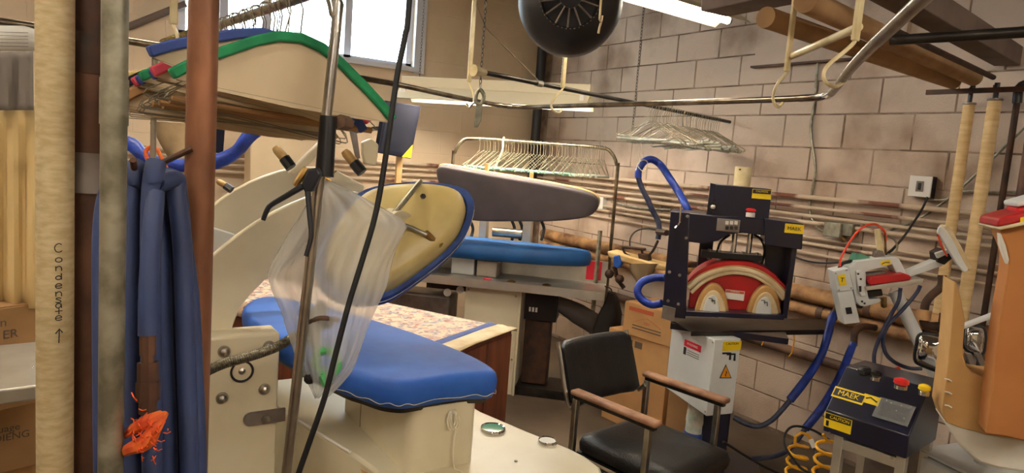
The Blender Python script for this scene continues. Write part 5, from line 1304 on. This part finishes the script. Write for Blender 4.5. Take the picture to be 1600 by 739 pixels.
# ================================================================= CUFF / SLEEVE MACHINE
CZ = 3.05
FM = Fr(D(1350, 440, CZ), yaw(8))
cm_ = thing('cuff_press', 'pale cuff pressing machine with a red pad and a tilted side plate', 'press', V((FM.O.x, FM.O.y, 0.75)))
def ft_(name, pts, b0, th, mt, bev=0.003, par=None): return MB().tr(FM, pts, b0, th).build(name, mt, par or cm_, bev=bev)
b1 = ft_('motor_box', [(1303,424),(1326,419),(1334,453),(1308,456)], 0.0, 0.10, 'white_enamel')
b2 = ft_('switch_box', [(1308,456),(1332,453),(1344,504),(1319,507)], 0.01, 0.09, 'white_enamel')
ft_('rocker_switch', [(1321,481),(1330,480),(1332,490),(1323,491)], 0.006, 0.006, 'label_black', 0.001, b2)
ft_('sticker', [(1309,430),(1320,428),(1323,445),(1312,447)], -0.002, 0.002, 'yellow', 0, b1)
text('T', 0.028, FM.q(1316, 437.5, -0.003), FM.e1, FM.e3, 'label_black', b1)
for q in ((1306,427),(1323,422),(1330,450),(1311,453)):
    MB().lathe([(0.004, 0), (0.003, 0.003), (0.0005, 0.004)], FM.q(*q, 0), -FM.e2, 8).build('screw', 'steel', b1)
# C-shaped body
ft_('body_frame', [(1328,418),(1336,412),(1338,408),(1391,402),(1404,403),(1409,412),(1417,428),(1401,428),(1394,413),(1386,416),(1352,424),(1353,428),(1354,446),(1356,460),(1358,468),(1374,466),(1377,470),(1373,473),(1352,479),(1344,478),(1338,472),(1334,455),(1327,425)], 0.02, 0.09, 'white_enamel')
ft_('front_web', [(1338,424),(1350,422),(1353,440),(1354,462),(1346,464),(1341,452)], 0.005, 0.02, 'white_enamel')
for q in ((1341,428),(1345,436),(1347,471),(1351,474)):
    MB().lathe([(0.005, 0), (0.004, 0.003), (0.0005, 0.004)], FM.q(*q, 0.005), -FM.e2, 8).build('screw', 'dark_steel', cm_)
ft_('slot', [(1342,447),(1346,447),(1346,456),(1343,456)], 0.003, 0.004, 'label_black', 0)
ft_('sticker', [(1376,408),(1391,406),(1392,413),(1377,415)], 0.018, 0.002, 'yellow', 0)
MB().tube([FM.q(1378, 412.5, 0.017), FM.q(1383, 410, 0.017), FM.q(1390, 410, 0.017)], 0.0018, 4).build('sticker_print', 'label_black', cm_)
ft_('inner_block', [(1353,428),(1384,424),(1386,432),(1354,437)], 0.03, 0.05, 'tin')
ft_('inner_block', [(1355,455),(1378,452),(1380,462),(1357,465)], 0.03, 0.05, 'dark_steel')
ft_('pad', [(1358,438),(1361,434),(1412,427),(1421,430),(1425,434),(1422,438),(1360,446)], -0.02, 0.12, 'red_pad', 0.004)
ft_('heat_plate', [(1352,448),(1424,437),(1444,436),(1441,442),(1425,446),(1354,454)], -0.01, 0.13, 'steel_brushed', 0.002)
ft_('drain_cock', [(1378,466),(1386,464),(1387,480),(1380,482)], 0.04, 0.03, 'brass', 0.003)
# swing arm with tilted plate
ft_('swing_arm', [(1416,428),(1424,423),(1460,408),(1470,404),(1476,412),(1472,416),(1424,432),(1417,434)], 0.05, 0.06, 'white_enamel')
ft_('clamp_head', [(1464,396),(1476,389),(1486,393),(1488,404),(1476,414),(1466,410)], 0.03, 0.08, 'dark_steel')
ft_('clamp_cover', [(1462,396),(1484,388),(1487,394),(1466,404)], 0.02, 0.02, 'white_enamel')
pts = arcpts([(1466,362),(1468,356),(1473,354),(1482,364),(1494,384),(1508,412),(1513,420),(1511,424),(1505,424),(1492,408),(1478,384),(1466,364)])
ft_('side_plate', pts, -0.03, 0.018, 'white_enamel', 0.004)
ft_('side_plate_pad', [(x+7, y-2) for x, y in pts], -0.012, 0.05, 'pad_white', 0.01)
MB().tube([FM.q(1466, 366, -0.02), FM.q(1468, 375, -0.02), FM.q(1474, 390, -0.01), FM.q(1480, 400, 0.0)], 0.004, 6, sm=4).build('cord', 'red_hose', cm_)
# air cylinder above
MB().tube([FM.q(1371, 358, 0.08), FM.q(1376, 398, 0.08)], 0.014, 12).build('air_cylinder', 'hook_cream', cm_)
MB().tube([FM.q(1383, 366, 0.08), FM.q(1384, 396, 0.08)], 0.005, 8).build('air_line', 'brass', cm_)
ft_('cylinder_clevis', [(1368,396),(1372,391),(1380,392),(1384,404),(1366,406)], 0.06, 0.04, 'tin')
ft_('manifold', [(1330,412),(1338,396),(1352,398),(1362,404),(1352,410)], 0.06, 0.06, 'green_glass')
MB().tube([FM.q(1312, 416, 0.05), FM.q(1314, 404, 0.05), FM.q(1324, 384, 0.05), FM.q(1338, 364, 0.06), FM.q(1352, 353, 0.07), FM.q(1366, 350, 0.08), FM.q(1374, 354, 0.08), FM.q(1382, 362, 0.08), FM.q(1384, 376, 0.08)], 0.005, 8, sm=5).build('red_air_line', 'red_hose', cm_)
MB().tube([FM.q(1386, 368, 0.10), FM.q(1397, 374, 0.10), FM.q(1402, 386, 0.10), FM.q(1396, 396, 0.10), FM.q(1386, 398, 0.10)], 0.005, 8, sm=5).build('silver_line', 'wire', cm_)
MB().tube([FM.q(1310, 422, 0.06), FM.q(1316, 412, 0.06), FM.q(1330, 408, 0.07)], 0.008, 8, sm=4).build('feed_line', 'black_rubber', cm_)
# grey support tube to the floor
q0, q1 = FM.q(1398, 455, 0.10), FM.q(1442, 545, 0.06)
dv = (q1-q0).normalized()
leg = MB().tube([q0, q1, q0+dv*(q0.z/-dv.z)], 0.028, 16).build('support_tube', 'white_enamel', cm_)
for (pts_) in ([(1407,450),(1404,470),(1392,492),(1378,520),(1367,548),(1366,568),(1372,582),(1386,583),(1396,580)], [(1438,446),(1432,458),(1412,482),(1388,508),(1380,530),(1384,552),(1398,566),(1420,575),(1440,576)]):
    MB().tube([FM.q(x, y, -0.04) for x, y in pts_], 0.0085, 8, sm=5).build('steam_hose', 'navy_hose', cm_)
MB().tube([FM.q(1394, 580, -0.04), FM.q(1406, 575, -0.04)], 0.010, 8).build('hose_clip', 'red_hose', cm_)

# ================================================================= CHROME ROLL AND ARM
def roll(label, pts, z, depth, t_yaw):
    f_ = Fr(D(*pts[0], z), yaw(t_yaw))
    t = thing('chrome_shell', label, 'shell', f_.q(sum(p[0] for p in pts)/len(pts), max(p[1] for p in pts)))
    cur = catmull([V((x, y, 0)) for x, y in pts], 3, True); n = len(cur)
    c = sum(cur, V((0,0,0)))/n
    rings = []
    for k, b in ((1.0, depth), (1.0, 0.02), (0.97, 0.005), (0.85, -0.012), (0.6, -0.026), (0.2, -0.034)):
        rings.append([f_.q(c.x+(p.x-c.x)*k, c.y+(p.y-c.y)*k, b) for p in cur])
    MB().loft(rings).build('mirror_face', 'chrome', t, sharp=60)
    MB().tube([f_.q(p.x, p.y, 0.01) for p in cur], 0.006, 8, closed=True).build('rubber_edge', 'black_rubber', t)
    return t, f_
t, f_ = roll('round cornered mirror polished steel shell behind the beige garment form', [(1432,536),(1434,526),(1442,521),(1466,524),(1478,529),(1482,545),(1481,572),(1476,581),(1464,580),(1438,570),(1430,564),(1429,552)], 2.75, 0.14, 12)
q = f_.q(1480, 545, 0.08)
MB().tube([f_.q(1470, 570, 0.08), V((f_.q(1470, 570, 0.08).x, f_.q(1470, 570, .08).y, 0.7))], 0.018, 10).build('post', 'dark_gun', t)
t, f_ = roll('second mirror polished steel shell to the right of the garment spike', [(1506,522),(1508,512),(1516,508),(1530,510),(1538,514),(1540,532),(1536,552),(1528,555),(1512,548),(1506,540)], 2.85, 0.12, 12)
MB().tube([f_.q(1520, 545, 0.06), V((f_.q(1520, 545, 0.06).x, f_.q(1520, 545, .06).y, 0.7))], 0.018, 10).build('post', 'tin', t)
tag(MB().tube([D(1498, 512, 2.8), D(1530, 500, 2.8), D(1568, 486, 2.8), D(1600, 474, 2.8)], 0.012, 10).build('arm_tube', 'white_enamel'), 'pale metal arm tube behind the garment spike at right', 'arm')
f_ = Fr(D(1530, 570, 2.75), yaw(10))
for i, (x0, lb_) in enumerate(((1509, 'left of two slanted grey straps behind the beige form'), (1524, 'right of two slanted grey straps behind the beige form'))):
    tag(MB().tr(f_, [(x0,552),(x0+10,553),(x0+24,592),(x0+14,592)], 0, 0.02).build('metal_strap', 'tin', bev=0.003), lb_, 'strap')

# ================================================================= GARMENT FORM
GZ = 2.25
FG = Fr(D(1530, 560, GZ), yaw(20))
gf = thing('garment_form', 'beige cloth garment form with an amber front panel at right edge', 'form', V((D(1560, 600, GZ).x, D(1560, 600, GZ).y, 0.72)))
sp_ = [(1491,440),(1494,441),(1498,452),(1508,500),(1505,540),(1505,556),(1510,572),(1519,582),(1532,588),(1552,591),(1620,592),(1620,690),(1544,680),(1500,668),(1478,660),(1472,640),(1476,610),(1480,580),(1486,520),(1489,480)]
MB().tr(FG, sp_, 0.0, 0.16).build('beige_cover', 'beige_cloth', gf, bev=0.02)
for y in (592, 612, 633):
    MB().tube([FG.q(1476, y, -0.004), FG.q(1482, y+1, -0.006), FG.q(1487, y+4, -0.004)], 0.0025, 5).build('clip', 'label_white', gf)
MB().tr(FG, [(1474,656),(1500,664),(1544,676),(1625,690),(1625,742),(1560,733),(1530,724),(1500,697)], 0.006, 0.15).build('white_skirt', 'white_cloth', gf, bev=0.01)
am = arcpts([(1562,356),(1564,366),(1572,384),(1576,402),(1575,425),(1570,455),(1564,490),(1556,545),(1548,620),(1541,678)])
MB().tr(FG, [(1640,340)] + am + [(1570,682),(1640,698)], -0.10, 0.10).build('amber_panel', 'amber_cloth', gf, bev=0.02)
MB().tr(FG, [(1562,364),(1565,366),(1572,384),(1577,406),(1575,414),(1569,400),(1563,382)], -0.108, 0.03).build('white_lining', 'white_cloth', gf, bev=0.004)
ft2 = lambda name, pts, b0, th, mt, bev=0.003: MB().tr(FG, pts, b0, th).build(name, mt, gf, bev=bev)
ft2('top_board', [(1558,356),(1640,338),(1640,344),(1562,360)], -0.14, 0.22, 'pad_white', 0.003)
ft2('red_clamp', [(1560,342),(1590,333),(1640,322),(1640,338),(1558,355)], -0.13, 0.20, 'red_pad', 0.006)
ft2('white_cap', [(1586,315),(1640,300),(1640,314),(1588,324)], -0.10, 0.12, 'white_enamel', 0.006)
ft2('red_cap', [(1588,324),(1640,314),(1640,330),(1590,333)], -0.08, 0.10, 'red_plastic', 0.004)
ft2('sticker', [(1594,340),(1612,336),(1612,344),(1594,349)], -0.132, 0.002, 'yellow', 0)
# white machine base under the form
zt = 0.66
wb2 = [atZ(1438, 706, zt), atZ(1520, 692, zt), atZ(1700, 700, zt), atZ(1760, 790, zt), atZ(1600, 800, zt), atZ(1560, 768, zt)]
c = sum(wb2, V((0,0,0)))/len(wb2)
t = thing('machine_base', 'white enamel machine base under the garment form', 'machine', V((c.x, c.y, 0)))
MB().prism([V((p.x, p.y, 0.05)) for p in wb2], V((0,0,zt-0.06))).build('case', 'white_enamel', t, bev=0.01)
MB().prism([c0+(c0-c)*0.02 for c0 in wb2], V((0,0,0.012))).build('top_plate', 'white_enamel', t, bev=0.004)
MB().prism([V((p.x, p.y, 0.0)) + (V((c.x, c.y, 0))-V((p.x, p.y, 0)))*0.08 for p in wb2], V((0,0,0.05))).build('plinth', 'dark_steel', t)
pc = D(1560, 640, GZ+0.25)
MB().tube([V((pc.x, pc.y, zt)), V((pc.x, pc.y, 0.80))], 0.05, 14).build('neck', 'white_enamel', t)

# ================================================================= CONTROL CONSOLE
O = D(1290, 640, 2.62)
FK = Fr(O, yaw(48))
aw = FK.loc(1420, 685)[0]
hb_ = FK.loc(1283, 672)[1]
def sideK(px, py): d = hit(px, py, FK.P(aw, 0, 0), FK.e1)-FK.P(aw, 0, 0); return d.dot(FK.e2), d.z
tb_, tc2 = sideK(1462, 626)
dep = max(0.2, min(0.42, sideK(1492, 640)[0]))
tb_ = 0.14; dep = 0.31
ck = thing('control_console', 'navy sloped control console with yellow stickers and a touch screen', 'console', FK.P(aw/2, dep/2, hb_))
sl = 0.15
prof = [(0, hb_), (0, 0), (tb_, sl), (dep, sl), (dep, hb_)]
MB().prism([FK.P(0, b, c) for b, c in prof], FK.e1*aw).build('case', 'navy_paint', ck, bev=0.004)
# sloped panel frame: e1 along, e3 up the slope
FS = Fr(FK.O, FK.e1); FS.e3 = (FK.e2*tb_ + UP*sl).normalized(); FS.e2 = (-(FS.e1.cross(FS.e3))).normalized()
if FS.e2.z > 0: FS.e2 = -FS.e2
def panel(name, p0, p1, mt, h=0.0015, par=None, off=0.0):
    a0, c0 = FS.loc(p0[0], p0[1]); a1, c1 = FS.loc(p1[0], p1[1])
    return MB().fbox(FS, min(a0,a1), max(a0,a1), -h-off, -off, min(c0,c1), max(c0,c1)).build(name, mt, par or ck), (min(a0,a1)+max(a0,a1))/2, (min(c0,c1)+max(c0,c1))/2, abs(c1-c0)
def wl(a, c, la_, lc_, mt, name, h=0.0015, par=None, off=0.0):
    return MB().fbox(FS, a-la_/2, a+la_/2, -h-off, -off, c-lc_/2, c+lc_/2).build(name, mt, par or ck)
a, c = FS.loc(1326, 618); st = wl(a, c, 0.115, 0.046, 'yellow', 'sticker'); wl(a, c, 0.107, 0.032, 'label_black', 'sticker_band', 0.0006, st, 0.0015)
text('MAEK', 0.030, FS.P(a, -0.0026, c), FS.e1, FS.e3, 'yellow', ck)
a, c = FS.loc(1362, 625); st = wl(a, c, 0.062, 0.036, 'yellow', 'sticker')
MB().tube([FS.P(a-.02, -.002, c), FS.P(a-.005, -.002, c+.008), FS.P(a+.02, -.002, c-.004)], 0.003, 4).build('sticker_print', 'label_black', ck)
a, c = FS.loc(1397, 645); sc_ = wl(a, c, 0.112, 0.078, 'dark_gun', 'screen_bezel', 0.006); wl(a, c, 0.090, 0.056, 'screen', 'touch_screen', 0.002, sc_, 0.006)
wl(a, c, 0.12, 0.084, 'thin_film', 'protective_film', 0.0008, sc_, 0.009)
a, c = FK.loc(1309, 661); st = MB().fbox(FK, a-.05, a+.05, -0.0012, 0, c-.027, c+.027).build('sticker', 'yellow', ck)
MB().fbox(FK, a-.047, a+.047, -0.002, -0.0012, c+.004, c+.025).build('sticker_band', 'label_black', st)
MB().fbox(FK, a-.042, a-.032, -0.002, -0.0012, c-.022, c-.002).build('pictogram', 'label_black', st)
text('CAUTION', 0.016, FK.P(a+.006, -.0024, c+.0145), FK.e1, UP, 'yellow', ck)
for q in ((1296, 677), (1393, 716)):
    MB().lathe([(0.006, 0), (0.005, 0.003), (0.001, 0.004)], FK.q(*q, 0), -FK.e2, 8).build('screw', 'steel', ck)
# buttons along the top
def button(px, py, mt, r_=0.017):
    c = hit(px, py, FK.P(0, tb_+0.04, sl), UP)
    b_ = MB().lathe([(r_, 0), (r_, 0.012), (r_*0.8, 0.016)], c, UP, 16).build('button_collar', 'chrome', ck)
    MB().lathe([(r_*0.7, 0.014), (r_*1.15, 0.02), (r_*1.1, 0.032), (r_*0.6, 0.037), (0.001, 0.038)], c, UP, 16).build('button_cap', mt, b_)
button(1407, 607, 'red_plastic', 0.022); button(1443, 617, 'yellow'); button(1368, 594, 'black_paint')
c = hit(1350, 588, FK.P(0, tb_+0.04, sl), UP); MB().ball(c+UP*0.02, 0.025, 10, k=(1.3, 1, .8)).build('cable_gland', 'black_rubber', ck)
# stainless stand under the console
zs = FK.P(0, 0, hb_).z
st = thing('steel_stand', 'stainless open frame stand under the control console', 'stand', V((FK.P(aw/2, dep/2, 0).x, FK.P(aw/2, dep/2, 0).y, 0)))
for a, b in ((0.055, 0.03), (aw-0.02, 0.03), (0.055, dep-0.03), (aw-0.02, dep-0.03)):
    MB().fbox(FK, a-0.016, a+0.016, b-0.016, b+0.016, -O.z, hb_-0.0005).build('leg', 'steel_brushed', st, bev=0.002)
MB().fbox(FK, 0.055, aw-0.02, 0.015, 0.04, hb_-0.05, hb_-0.012).build('front_rail', 'steel_brushed', st, bev=0.002)
MB().fbox(FK, 0.055, aw-0.02, 0.04, dep-0.04, -O.z+0.10, -O.z+0.115).build('lower_shelf', 'steel_brushed', st)
MB().fbox(FK, 0.07, aw-0.035, dep-0.05, dep-0.046, -O.z+0.12, hb_-0.03).build('back_panel', 'tin', st)

# ================================================================= YELLOW COIL HOSES AND FLOOR CABLES
def coil(label, p_top, z, r_, turns, pitch, lead):
    c = D(*p_top, z); mb = MB(); pts = [D(x, y, z) for x, y in lead]
    for i in range(turns*12+1):
        an = 2*math.pi*i/12
        pts.append(c + RH*(r_*math.cos(an)) + FH*(r_*math.sin(an)) - UP*(pitch*i/12))
    mb.tube(pts, 0.007, 8)
    return tag(mb.build('coiled_air_hose', 'yellow_hose'), label, 'hose')
coil('yellow coiled air hose, left one with a looped top end', (1248, 698), 3.1, 0.042, 9, 0.05, [(1268, 688), (1262, 679), (1252, 676), (1243, 682), (1242, 692), (1250, 697)])
coil('yellow coiled air hose, right one beside the steel stand', (1291, 690), 2.85, 0.036, 8, 0.055, [(1286, 678), (1292, 688)])
t = thing('air_coupling', 'clear air coupling on the end of the left yellow hose', 'coupling', D(1272, 705, 3.08))
MB().tube([D(1267, 687, 3.1), D(1272, 700, 3.08)], [0.012, 0.009], 8).build('socket', 'label_white', t)
MB().tube([D(1272, 700, 3.08), D(1276, 716, 3.05), D(1275, 760, 3.0)], 0.006, 8).build('tail', 'black_rubber', t)
fz = 0.010
tag(MB().tube([atZ(1130, 690, .3), atZ(1165, 712, .16), atZ(1200, 732, .03), atZ(1260, 760, fz), atZ(1320, 790, fz)], 0.007, 8, sm=5).build('floor_cable', 'black_rubber'), 'black cable trailing over the floor behind the collar press foot', 'cable')
tag(MB().tube([D(1300, 690, 3.3), D(1270, 672, 3.25), D(1240, 666, 3.2), D(1226, 680, 3.15), D(1228, 700, 3.1), D(1250, 730, 3.05), D(1280, 760, 3.0), V((D(1280, 760, 3).x, D(1280, 760, 3).y, .01))], 0.0055, 8, sm=5).build('floor_cable', 'black_rubber'), 'looped black cable behind the yellow coiled hoses', 'cable')

# ================================================================= WALL ELECTRICS
t = thing('switch_box', 'white wall switch in a dark surface box beside the riser pipes', 'switch', atX(1440, 310, XR-0.03))
p0 = atX(1425, 275, XR-0.05); p1 = atX(1452, 308, XR-0.05)
y0, y1 = min(p0.y, p1.y), max(p0.y, p1.y); z0, z1 = min(p0.z, p1.z), max(p0.z, p1.z)
MB().box((XR-0.05, y0-0.004, z0-0.004), (XR, y1+0.004, z1+0.004)).build('back_box', 'dark_gun', t, bev=0.004)
MB().box((XR-0.058, y0-0.006, z0-0.003), (XR-0.05, y1+0.006, z1+0.003)).build('cover_plate', 'label_white', t, bev=0.002)
ym, zm = (y0+y1)/2, (z0+z1)/2
MB().box((XR-0.062, ym-.018, zm-.028), (XR-0.058, ym+.018, zm+.028)).build('socket_face', 'tin', t)
MB().box((XR-0.066, ym-.008, zm-.018), (XR-0.062, ym+.008, zm+.018)).build('toggle', 'label_black', t, bev=0.002)
t = tag(MB().tube([atX(1449, 308, XR-0.062), atX(1440, 328, XR-0.10), D(1415, 366, 3.5), D(1398, 386, 3.2), D(1385, 398, 3.12)], 0.006, 8, sm=5).build('electric_cable', 'black_rubber'), 'black power cord from the wall switch to the cuff machine', 'cord')
tag(MB().tube([atX(1450, 312, XR-0.03), atX(1478, 312, XR-0.02), atX(1500, 300, XR-0.02), atX(1560, 300, XR-0.02), atX(1640, 300, XR-.02)], 0.006, 8, sm=3).build('wall_conduit', 'galv'), 'grey flexible conduit leaving the wall switch to the right', 'conduit')
tag(MB().tube([atX(1385, 362, XR-.02), atX(1430, 345, XR-.02), atX(1480, 312, XR-0.02), atX(1530, 268, XR-0.02), atX(1610, 190, XR-0.02)], 0.007, 8, sm=4).build('wall_conduit', 'galv'), 'grey conduit rising diagonally behind the insulated risers', 'conduit')
t = thing('junction_box', 'square grey steel junction box on the right wall', 'junction box', atX(1300, 375, XR-0.04))
def wbox(x0, y0, x1, y1, d, name, mt, par):
    a_, b_ = atX(x0, y0, XR-d), atX(x1, y1, XR-d)
    return MB().box((XR-d, min(a_.y, b_.y), min(a_.z, b_.z)), (XR-0.004, max(a_.y, b_.y), max(a_.z, b_.z))).build(name, mt, par, bev=0.003)
wbox(1288, 346, 1311, 372, 0.10, 'box_body', 'galv', t); wbox(1312, 348, 1330, 370, 0.08, 'side_box', 'galv', t)
for q in ((1316, 371), (1330, 355)): MB().tube([atX(q[0], q[1], XR-0.06), atX(q[0]+4, q[1]+6, XR-.06)], 0.012, 8).build('gland', 'brass', t)
tag(MB().tube([V((XR-.02, atX(1277, 60, XR).y, 3.14)), atX(1276, 120, XR-.02), atX(1272, 165, XR-.02), atX(1267, 195, XR-0.02), atX(1269, 225, XR-.02), atX(1274, 262, XR-.02), atX(1270, 292, XR-.02), atX(1265, 320, XR-.02), atX(1268, 340, XR-.03), atX(1280, 358, XR-.05), atX(1291, 362, XR-.06)], 0.008, 8, sm=5).build('flex_conduit', 'galv'), 'flexible grey conduit dropping down the block wall to the junction box', 'conduit')
tag(MB().tube([atX(1228, 397, XR-.03), atX(1262, 408, XR-.03), atX(1290, 411, XR-.03), atX(1312, 410, XR-.1)], 0.006, 8, sm=4).build('wall_cable', 'black_rubber'), 'slack black cable between collar press and cuff machine', 'cable')
tag(MB().tube([atX(955, 315, XR-.02), atX(985, 323, XR-.02), atX(1010, 326, XR-.02), atX(1048, 328, XR-.02)], 0.008, 8, sm=4).build('wall_cable', 'galv'), 'grey cable sagging across the wall pipes beside the rack leg', 'cable')
t = thing('outlet_box', 'white outlet box at the right end of the grey press head', 'outlet', atX(937, 318, XR-0.02))
wbox(931, 306, 941, 327, 0.05, 'box_body', 'label_white', t)
tag(MB().tube([D(1190, 540, 4.2), D(1200, 523, 4.2), D(1238, 520, 4.2), D(1238, 548, 4.2), D(1232, 558, 4.2)], 0.004, 6, sm=5).build('thin_tube', 'yellow_hose'), 'thin yellow air tube dangling under the work shelf', 'tube')

# ================================================================= SLEEVE BOARD WITH IRON
z = 4.35
t = thing('sleeve_board', 'small ironing sleeve board with a tan cloth on an iron bracket', 'board', D(985, 470, z))
f_ = Fr(D(985, 410, z), yaw(30))
MB().tr(f_, [(948,392),(960,395),(1020,411),(1052,418),(1050,424),(1010,420),(966,408),(950,402)], 0, 0.16).build('board', 'tan_edge', t, bev=0.01)
MB().tr(f_, [(958,400),(966,398),(970,412),(966,420),(958,416)], -0.02, 0.05).build('blue_cover', 'blue_cloth', t, bev=0.008)
rings = []
for y, x0, x1 in ((412, 984, 1030), (422, 984, 1024), (434, 990, 1016), (443, 996, 1006)):
    rings.append([f_.q((x0+x1)/2+(x1-x0)/2*math.cos(2*math.pi*i/12), y, 0.02+0.05*math.sin(2*math.pi*i/12)) for i in range(12)])
MB().loft(rings).build('hanging_cloth', 'tan_bag', t)
MB().tube([f_.q(1000, 416, 0.14), V((XR-0.002, f_.q(1000, 416, .14).y, f_.q(1000, 416, .14).z))], 0.02, 10).build('wall_bracket', 'iron_dark', t)
MB().tube([f_.q(960, 416, 0.02), f_.q(965, 436, 0.04), f_.q(975, 450, 0.06)], 0.014, 8, sm=4).build('bracket', 'iron_dark', t)
for q in ((952, 428), (968, 436)): MB().ball(f_.q(q[0], q[1], 0.03), 0.03, 10).build('valve', 'iron_dark', t)
ir = thing('steam_iron', 'dark steam iron resting on the sleeve board', 'iron', f_.q(1000, 408, 0.05))
MB().tr(f_, [(970,400),(1010,408),(1012,412),(1008,414),(974,408),(966,403)], 0.02, 0.09).build('sole_plate', 'tin', ir, bev=0.004)
MB().tr(f_, [(996,396),(1012,398),(1014,408),(998,406)], 0.03, 0.06).build('tank', 'iron_dark', ir, bev=0.004)
MB().tr(f_, [(970,384),(1006,388),(1007,392),(972,388)], 0.04, 0.04).build('handle', 'iron_dark', ir, bev=0.004)
MB().tube([f_.q(973, 388, 0.06), f_.q(977, 396, 0.06), f_.q(988, 402, 0.06)], 0.007, 8, sm=3).build('handle_post', 'iron_dark', ir)
MB().tube([f_.q(1003, 391, 0.06), f_.q(1004, 398, 0.06)], 0.008, 8).build('handle_post', 'iron_dark', ir)
MB().tube([f_.q(1012, 400, 0.06), f_.q(1020, 392, 0.06), f_.q(1028, 376, 0.05)], 0.008, 8, sm=3).build('steam_line', 'iron_dark', ir)
MB().tube([f_.q(984, 388, 0.10), f_.q(985, 372, 0.12), f_.q(994, 361, 0.14), f_.q(1010, 357, 0.14), f_.q(1028, 360, 0.14)], 0.005, 8, sm=5).build('cable', 'wire_dark', ir)
